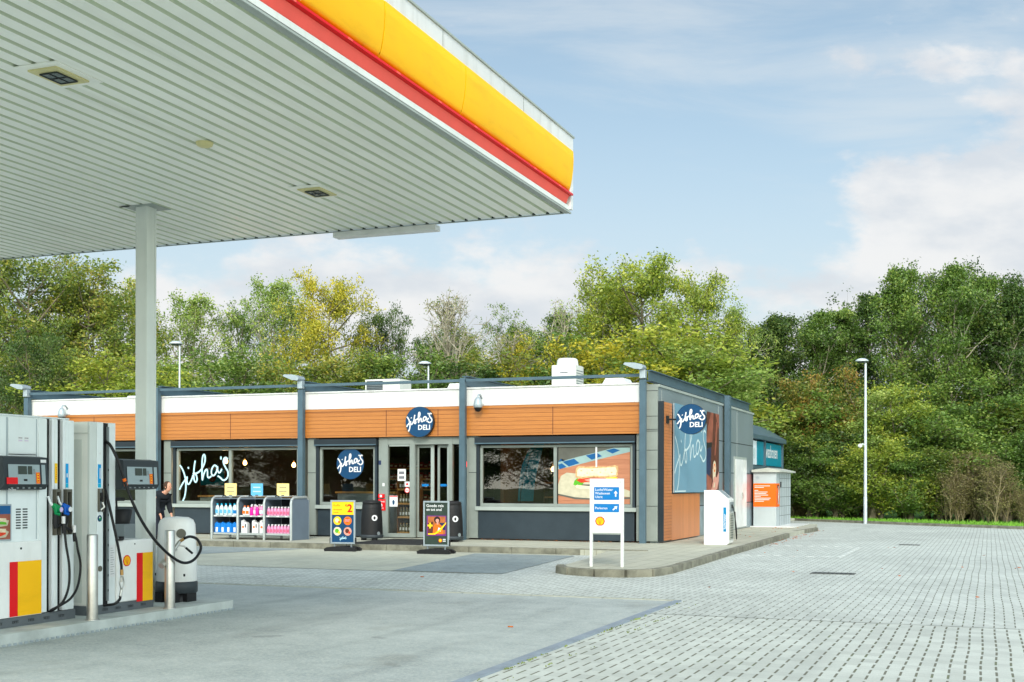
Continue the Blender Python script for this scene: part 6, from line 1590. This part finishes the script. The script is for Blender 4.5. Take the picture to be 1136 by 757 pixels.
hd.box(hc.x + 0.075, hc.x + 0.086, -0.02, 0.02, hc.z - 0.068, hc.z - 0.062, 'tomato')
hd.tube([hc + Vector((-0.02, 0, -0.09)), Vector((0.17, 0, 1.21))], [0.055, 0.06], 'skin', 12)
ho = hd.build('head', pr)
hh = MB(); hh.lathe([(0.07, -0.07), (0.096, -0.02), (0.104, 0.03), (0.095, 0.09), (0.055, 0.14), (0, 0.148)], hc + Vector((-0.026, 0, 0.004)), 'hair', 18, 1.0, 0.95); hh.build('hair', ho)
sh = MB()
for p in (V[8], V[12]): sh.prism([(p[0] - 0.16, 0), (p[0] + 0.12, 0), (p[0] + 0.12, 0.04), (p[0] + 0.0, 0.09), (p[0] - 0.16, 0.11)], p[1] - 0.045, p[1] + 0.045, 1, 'black')
sh.build('shoes', pr, bevel=0.01)

# ------------------------------------------------------------------ trees
def quads_mesh(name, V, n, mats_):
    me = bpy.data.meshes.new(name)
    me.vertices.add(len(V)); me.vertices.foreach_set('co', V.astype(np.float32).ravel())
    me.loops.add(n * 4); me.loops.foreach_set('vertex_index', np.arange(n * 4, dtype=np.int32))
    me.polygons.add(n); me.polygons.foreach_set('loop_start', np.arange(0, n * 4, 4, dtype=np.int32))
    me.update(calc_edges=True)
    me.materials.append(mats_)
    return me

def tree_mesh(seed, h=12.0, spread=3.2, base=0.25, nl=22, leaves=14000, size=0.16, droop=0.0, upright=0.5, clump=0.42, shape=None, twigs=4, stems=1, barkm='bark', trunk_r=0.16, tw=1.0):
    rg = random.Random(seed); npr = np.random.default_rng(seed)
    tk = MB(); tips = []
    shape = shape or (lambda t: math.sin(math.pi * min(1, 0.12 + t * 0.9)) ** 0.7)
    for st in range(stems):
        off = Vector((rg.gauss(0, 0.25), rg.gauss(0, 0.25), 0)) if stems > 1 else Vector((0, 0, 0))
        lean = Vector((rg.gauss(0, 0.04), rg.gauss(0, 0.04), 0)) * (3 if stems > 1 else 1)
        hh = h * (rg.uniform(0.75, 1) if stems > 1 else 0.97)
        pts = []; n = 9
        wob = Vector((0, 0, 0))
        for i in range(n + 1):
            t = i / n; wob += Vector((rg.gauss(0, 0.06), rg.gauss(0, 0.06), 0)) * h / 12
            pts.append(off + wob + lean * h * t + Vector((0, 0, hh * t)))
        rad = [trunk_r * (1 - 0.9 * (i / n)) * h / 12 + 0.012 for i in range(n + 1)]
        tk.tube(pts, rad, barkm, 7, False)
        def on(t):
            q = t * n; i = min(int(q), n - 1); return pts[i].lerp(pts[i + 1], q - i)
        for k in range(nl // stems):
            t = base + (0.97 - base) * ((k + rg.random()) / (nl // stems)); p = on(t)
            az = k * 2.4 + rg.uniform(-0.5, 0.5); r = spread * shape((t - base) / (1 - base)) * rg.uniform(0.65, 1.15)
            up = upright * rg.uniform(0.6, 1.4)
            d = Vector((math.cos(az), math.sin(az), up)).normalized()
            L_ = [p]; q = p.copy(); dd = d.copy(); m = 5
            for j in range(m):
                dd = (dd + Vector((rg.gauss(0, .14), rg.gauss(0, .14), rg.gauss(0, .1) + 0.05 - droop))).normalized(); q = q + dd * r / m; L_.append(q.copy())
            tk.tube(L_, [0.045 * (1 - 0.8 * j / m) * r / 2.5 + 0.008 for j in range(m + 1)], barkm, 5, False)
            tips.append((L_[-1], 1.0))
            for s in range(5):
                j = rg.randint(1, m); b = L_[j]; l2 = r * rg.uniform(0.25, 0.45)
                d2 = (dd + Vector((rg.gauss(0, .8), rg.gauss(0, .8), rg.gauss(0.15, .5)))).normalized()
                mid = b + d2 * l2 * 0.5 + Vector((0, 0, rg.gauss(0, 0.05))); e = b + d2 * l2
                tk.tube([b, mid, e], [0.014 * tw, 0.010 * tw, 0.006 * tw], barkm, 4, False); tips.append((e, 0.9)); tips.append((mid, 0.6))
                for w in range(twigs):
                    d3 = (d2 + Vector((rg.gauss(0, .8), rg.gauss(0, .8), rg.gauss(0.1, .6)))).normalized(); e3 = mid.lerp(e, rg.random()) + d3 * l2 * rg.uniform(0.4, 0.8)
                    tk.tube([e, e3], [0.007 * tw, 0.004 * tw], barkm, 3, False); tips.append((e3, 0.8))
    trunk = tk
    C = np.array([tuple(p) for p, _ in tips]); Wt = np.array([a for _, a in tips]) * npr.uniform(0.25, 1.6, len(tips))
    crown = None
    if leaves:
        idx = npr.choice(len(C), leaves, p=Wt / Wt.sum())
        pos = C[idx] + npr.normal(0, clump * 0.6, (leaves, 3)) * np.array([1, 1, 0.7])
        a = npr.normal(0, 1, (leaves, 3)); a[:, 2] *= 0.85; a /= np.linalg.norm(a, axis=1)[:, None]
        b = npr.normal(0, 1, (leaves, 3)); b -= a * (a * b).sum(1)[:, None]; b /= np.linalg.norm(b, axis=1)[:, None]
        s = (size * npr.uniform(0.55, 1.25, leaves))[:, None]
        Q = np.stack([pos - a * s * 0.62, pos + b * s * 0.34, pos + a * s * 0.62, pos - b * s * 0.34], 1).reshape(-1, 3)
        crown = quads_mesh('crown', Q, leaves, L['green'])
    return trunk, crown

PROTO = {}
def proto(key, cat='tree', **kw):
    tk, cm = tree_mesh(**kw)
    me = tk.build('trunk'); tmesh = me.data; bpy.data.objects.remove(me)
    PROTO[key] = (tmesh, cm, kw.get('h', 12.0), cat)
DOME = lambda t: 0.12 + 0.95 * math.sqrt(max(0.0, 1 - (1.15 * t - 0.12) ** 2 / 1.07))
proto('broad', seed=1, h=12, spread=4.1, base=0.2, nl=40, leaves=30000, size=0.135, upright=0.42, clump=0.40, shape=DOME)
proto('broad2', seed=2, h=12, spread=3.8, base=0.15, nl=34, leaves=27000, size=0.13, upright=0.5, clump=0.38, shape=DOME)
proto('tall', seed=3, h=13, spread=2.7, base=0.2, nl=36, leaves=25000, size=0.13, upright=1.2, clump=0.34, trunk_r=0.13)
proto('tall2', seed=4, h=13, spread=2.4, base=0.22, nl=36, leaves=21000, size=0.13, upright=1.4, clump=0.33, barkm='palebark', trunk_r=0.13)
proto('airy', seed=5, h=12, spread=3.4, base=0.2, nl=28, leaves=12500, size=0.12, upright=1.1, clump=0.30, barkm='palebark')
proto('airy2', seed=6, h=12, spread=3.6, base=0.22, nl=28, leaves=14500, size=0.12, upright=1.0, clump=0.28)
proto('bare', seed=7, h=12, spread=2.8, base=0.25, nl=40, leaves=600, size=0.10, upright=1.8, clump=0.25, twigs=6, barkm='palebark', trunk_r=0.15, tw=2.2)
proto('bare2', seed=8, h=12, spread=2.8, base=0.25, nl=40, leaves=2600, size=0.10, upright=1.6, clump=0.25, twigs=6, barkm='palebark', trunk_r=0.15, stems=2, tw=2.0)
proto('shrub', cat='shrub', seed=9, h=4.2, spread=1.6, base=0.04, nl=34, leaves=20000, size=0.095, upright=1.0, clump=0.26, stems=4, trunk_r=0.22, shape=lambda t: 1 - 0.35 * t)
proto('shrub2', cat='shrub', seed=10, h=4.0, spread=1.8, base=0.03, nl=36, leaves=20000, size=0.09, upright=0.8, clump=0.28, stems=5, trunk_r=0.22, shape=lambda t: 1 - 0.5 * t)
proto('brush', cat='shrub', seed=12, h=3.0, spread=1.0, base=0.02, nl=80, leaves=5200, size=0.07, upright=3.2, clump=0.2, stems=10, twigs=6, trunk_r=0.07, barkm='twig', shape=lambda t: 1.1 - 0.5 * t)
proto('copse', cat='shrub', seed=14, h=7, spread=2.4, base=0.06, nl=36, leaves=30000, size=0.115, upright=0.9, clump=0.32, stems=3, trunk_r=0.2, shape=lambda t: 1 - 0.45 * t)
proto('copse2', cat='shrub', seed=15, h=7, spread=2.6, base=0.05, nl=38, leaves=30000, size=0.11, upright=0.8, clump=0.34, stems=3, trunk_r=0.2, shape=lambda t: 1.05 - 0.5 * t * t)
rt = random.Random(77); NT = [0]
def plant(key, px, ytop, D, leafm, label, wide=1.0, group=None, name=None, xy=None, h=None):
    hh = h if h else EYE + (538 - ytop) / FPX * D
    if key.startswith('shrub') and hh > 4.9: key = key.replace('shrub', 'copse'); wide *= 0.85
    tm, cm, h0, cat = PROTO[key]
    x, y = xy if xy else atD(px, D)
    s = hh / h0; ws = s * wide
    nm = name or {'tree': 'broadleaf_tree', 'shrub': 'shrub'}[cat]
    r = thing(nm, (x, y, -0.02), label, cat, group, rt.uniform(0, 6.28)); r.scale = (ws, ws, s)
    t = bpy.data.objects.new('trunk', tm); col.objects.link(t); t.parent = r
    if cm:
        c_ = bpy.data.objects.new('crown', cm); col.objects.link(c_); c_.parent = r
        c_.material_slots[0].link = 'OBJECT'; c_.material_slots[0].material = L[leafm]
    return r
def T(*a, **k): return plant(*a, **k)
# left of the canopy column and behind it
T('broad', 22, 305, 58, 'mixed', 'big broadleaf tree with green and brown leaves at the far left', 1.05)
T('broad2', 78, 310, 57, 'mixed', 'big green and brown tree left of the canopy column', 1.05)
T('broad', -30, 312, 60, 'green', 'green tree cut off by the left edge above the pumps', 1.0)
T('broad2', 118, 342, 60, 'yg', 'yellow green tree just left of the canopy column', 0.9)
T('airy2', 150, 330, 63, 'yg', 'yellow green tree behind the canopy column', 0.85)
T('airy', 200, 330, 60, 'light', 'loose light green tree around the left lamp post', 0.95)
T('shrub', 228, 416, 57, 'light', 'low light green bush between the left lamp post and the tall green tree', 1.9)
T('broad', 45, 390, 50, 'dark', 'darker lower tree above the left pump cabinet', 0.9)
T('shrub2', 112, 422, 50, 'yg', 'yellow green bush above the left end of the roof', 2.1)
T('shrub', 168, 424, 50, 'yg', 'yellow green bush beside the canopy column, above the roof beam', 1.6)
T('airy', 292, 313, 60, 'light', 'tall light green tree with visible pale limbs', 0.85)
T('airy2', 272, 345, 62, 'green', 'green tree close left of the tall light green tree', 0.7)
T('broad2', 355, 322, 58, 'yellow', 'yellow autumn tree right of the tall light green tree', 0.78)
T('airy2', 328, 338, 62, 'light', 'light green tree behind the yellow autumn tree', 0.6)
T('shrub2', 258, 420, 52, 'green', 'green bush above the roof left of the third steel post', 1.9)
T('shrub', 322, 420, 51, 'mixed', 'brownish green bush under the tall light green tree', 1.9)
T('shrub2', 380, 420, 51, 'mixed', 'brownish green bush under the yellow autumn tree', 1.9)
T('broad', 416, 362, 60, 'dark', 'dark green tree above the low air conditioning unit', 0.55)
T('shrub', 425, 416, 52, 'green', 'low bush behind the low air conditioning unit', 1.5)
# middle
T('broad2', 468, 382, 60, 'dark', 'dark green tree around the middle lamp post', 0.65)
T('bare', 500, 326, 53, 'green', 'bare pale tree left of the post by the door', 0.9)
T('bare2', 526, 318, 53, 'mixed', 'bare pale tree with forked trunk behind the post by the door', 0.95)
T('broad', 512, 388, 64, 'mixed', 'brownish green tree behind the two bare trees', 0.8)
T('airy2', 566, 358, 60, 'green', 'green tree right of the bare trees', 0.7)
T('bare2', 604, 326, 52.5, 'light', 'half bare leaning tree left of the tall air conditioning unit', 0.85)
T('broad', 590, 386, 63, 'dark', 'dark tree behind the half bare leaning tree', 0.7)
T('tall', 627, 344, 62, 'dark', 'dark narrow tree above the tall air conditioning unit', 0.8)
T('airy', 664, 311, 58, 'yg', 'airy yellow green tree left of the corner post', 0.95)
T('shrub2', 455, 418, 52, 'green', 'low green bush above the roof left of the navy disc', 1.8)
T('shrub', 500, 416, 52, 'dark', 'low dark bush below the bare trees', 1.8)
T('shrub2', 560, 420, 52, 'mixed', 'low brownish bush between bare trees and air conditioning unit', 2.0)
T('shrub', 596, 394, 51, 'yellow', 'small yellow bush just left of the tall air conditioning unit', 1.1)
T('shrub2', 640, 402, 53, 'green', 'green bush behind the tall air conditioning unit', 2.0)
T('broad2', 732, 300, 57, 'yg', 'big rounded yellow green tree above the shop corner', 1.0)
T('broad2', 696, 330, 60, 'yg', 'yellow green tree left of the big rounded tree', 0.75)
T('broad2', 776, 318, 58, 'yg', 'yellow green tree right of the big rounded tree', 0.8)
T('shrub', 690, 398, 51, 'yellow', 'yellow bush above the corner flood light', 1.9)
T('shrub2', 740, 392, 51, 'yg', 'yellow green bush above the side wall', 2.3)
T('shrub', 792, 402, 51, 'light', 'light green bush above the far end of the side wall', 2.1)
T('airy', 824, 344, 58, 'light', 'thin light green tree right of the big rounded tree', 0.7)
T('tall', 806, 372, 64, 'dark', 'dark tree behind the thin light green tree', 0.9)
# right
T('tall', 868, 346, 60, 'dark', 'dark green tree above the wash hall', 1.1)
T('tall2', 845, 362, 64, 'dark', 'dark tree left of and behind the tree above the wash hall', 1.1)
T('tall2', 905, 344, 60, 'green', 'green tree between wash hall and lamp post', 1.1)
T('tall', 932, 342, 62, 'green', 'green tree just left of the lamp post', 1.0)
T('broad2', 890, 365, 66, 'dark', 'dark tree in the second row left of the lamp post', 1.0)
T('tall2', 958, 324, 62, 'dark', 'dark tree directly behind the lamp post', 0.95)
T('tall', 1000, 292, 56, 'green', 'tallest green tree right of the lamp post', 0.92)
T('tall2', 1052, 291, 55, 'green', 'tall green tree with pale trunk, second right of the lamp post', 0.95)
T('tall', 1085, 302, 56, 'green', 'tall green tree third right of the lamp post', 0.9)
T('broad', 1030, 322, 64, 'dark', 'dark tree behind the tallest green trees', 0.9)
T('tall2', 1118, 313, 54, 'dark', 'dark green tree near the right edge', 1.1)
T('broad2', 1150, 316, 56, 'dark', 'dark tree cut off by the right edge', 0.9)
T('broad2', 1105, 350, 66, 'dark', 'dark tree in the back row near the right edge', 1.0)
T('broad', 1190, 330, 58, 'green', 'green tree beyond the right edge', 1.0)
T('shrub2', 862, 440, 58, 'dark', 'dark bush behind the vacuum station lid', 1.8)
T('shrub', 880, 470, 54, 'mixed', 'brownish bush right of the vacuum station', 1.5)
T('shrub', 918, 425, 55, 'rust', 'rust tinted bush left of the lamp post', 1.2)
T('shrub2', 900, 492, 53, 'dark', 'low dark bush right of the vacuum station', 1.3)
T('shrub', 945, 455, 54, 'green', 'green bush behind the lamp post', 1.5)
T('shrub2', 975, 450, 53, 'light', 'light green bush close right of the lamp post', 1.5)
T('shrub', 1005, 440, 53, 'yg', 'yellow green bush second right of the lamp post', 1.5)
T('shrub2', 1030, 472, 52, 'green', 'green bush third right of the lamp post', 1.4)
T('shrub', 1055, 440, 54, 'green', 'green bush under the tall tree with the pale trunk', 1.6)
T('shrub2', 1085, 462, 53, 'green', 'green bush behind the dry brush', 1.5)
T('shrub', 1115, 430, 53, 'green', 'green bush left of the right edge', 1.6)
T('shrub2', 1145, 450, 52, 'mixed', 'brownish bush at the right edge', 1.6)
T('shrub', 1185, 440, 52, 'green', 'green bush beyond the right edge', 1.6)
T('brush', 1080, 508, 49.0, 'dry', 'tall dry brown brush near the right edge of the verge', 1.6, name='dry_brush')
T('brush', 1105, 520, 47.5, 'dry', 'dry brown brush close to the right edge', 1.5, name='dry_brush')
T('brush', 1138, 545, 47, 'dry', 'low dry brush at the right edge', 1.6, name='dry_brush')
T('brush', 1062, 530, 48.5, 'dry', 'low dry brush left of the tallest brush', 1.3, name='dry_brush')
T('brush', 890, 553, 53, 'dry', 'low dry brush against the vacuum station side', 1.7, name='dry_brush')
T('brush', 968, 556, 51, 'dry', 'low dry brush right of the lamp post foot', 1.8, name='dry_brush')
for px, yt, D, lm, la in ((905, 505, 52, 'green', 'low green bush at the verge, left of the lamp post'), (935, 512, 51.5, 'green', 'low leafy bush at the verge, just left of the lamp post'),
                      (978, 500, 50.5, 'yg', 'low yellow green bush at the verge, right of the lamp post'), (1008, 510, 50, 'green', 'low green bush at the verge below the yellow green bush'),
                      (1040, 505, 50, 'mixed', 'low brownish green bush at the verge left of the dry brush'), (1122, 498, 49.5, 'green', 'low green bush at the verge right of the dry brush'),
                      (1150, 490, 49, 'green', 'low green bush at the right edge of the verge')):
    T('shrub2', px, yt, D, lm, la, 1.5)
# trees across the road behind the photographer, mirrored in the shop windows
kk = ['broad', 'tall', 'broad2', 'tall2']
where = ['leftmost', 'second', 'third', 'fourth', 'fifth', 'sixth', 'seventh', 'eighth', 'ninth', 'tenth', 'eleventh', 'twelfth', 'thirteenth', 'fourteenth']
for i in range(14):
    T(('copse', 'copse2')[i % 2], 0, 0, 0, ('green', 'dark', 'mixed')[i % 3], 'bush across the road mirrored in the shop glass, %s from the right' % where[i], 2.0, group='bushes mirrored in the shop glass',
      xy=(-14 - i * 6.4, -40 + (i * 5 % 7)), h=6.6 + (i * 3 % 5) * 0.5)
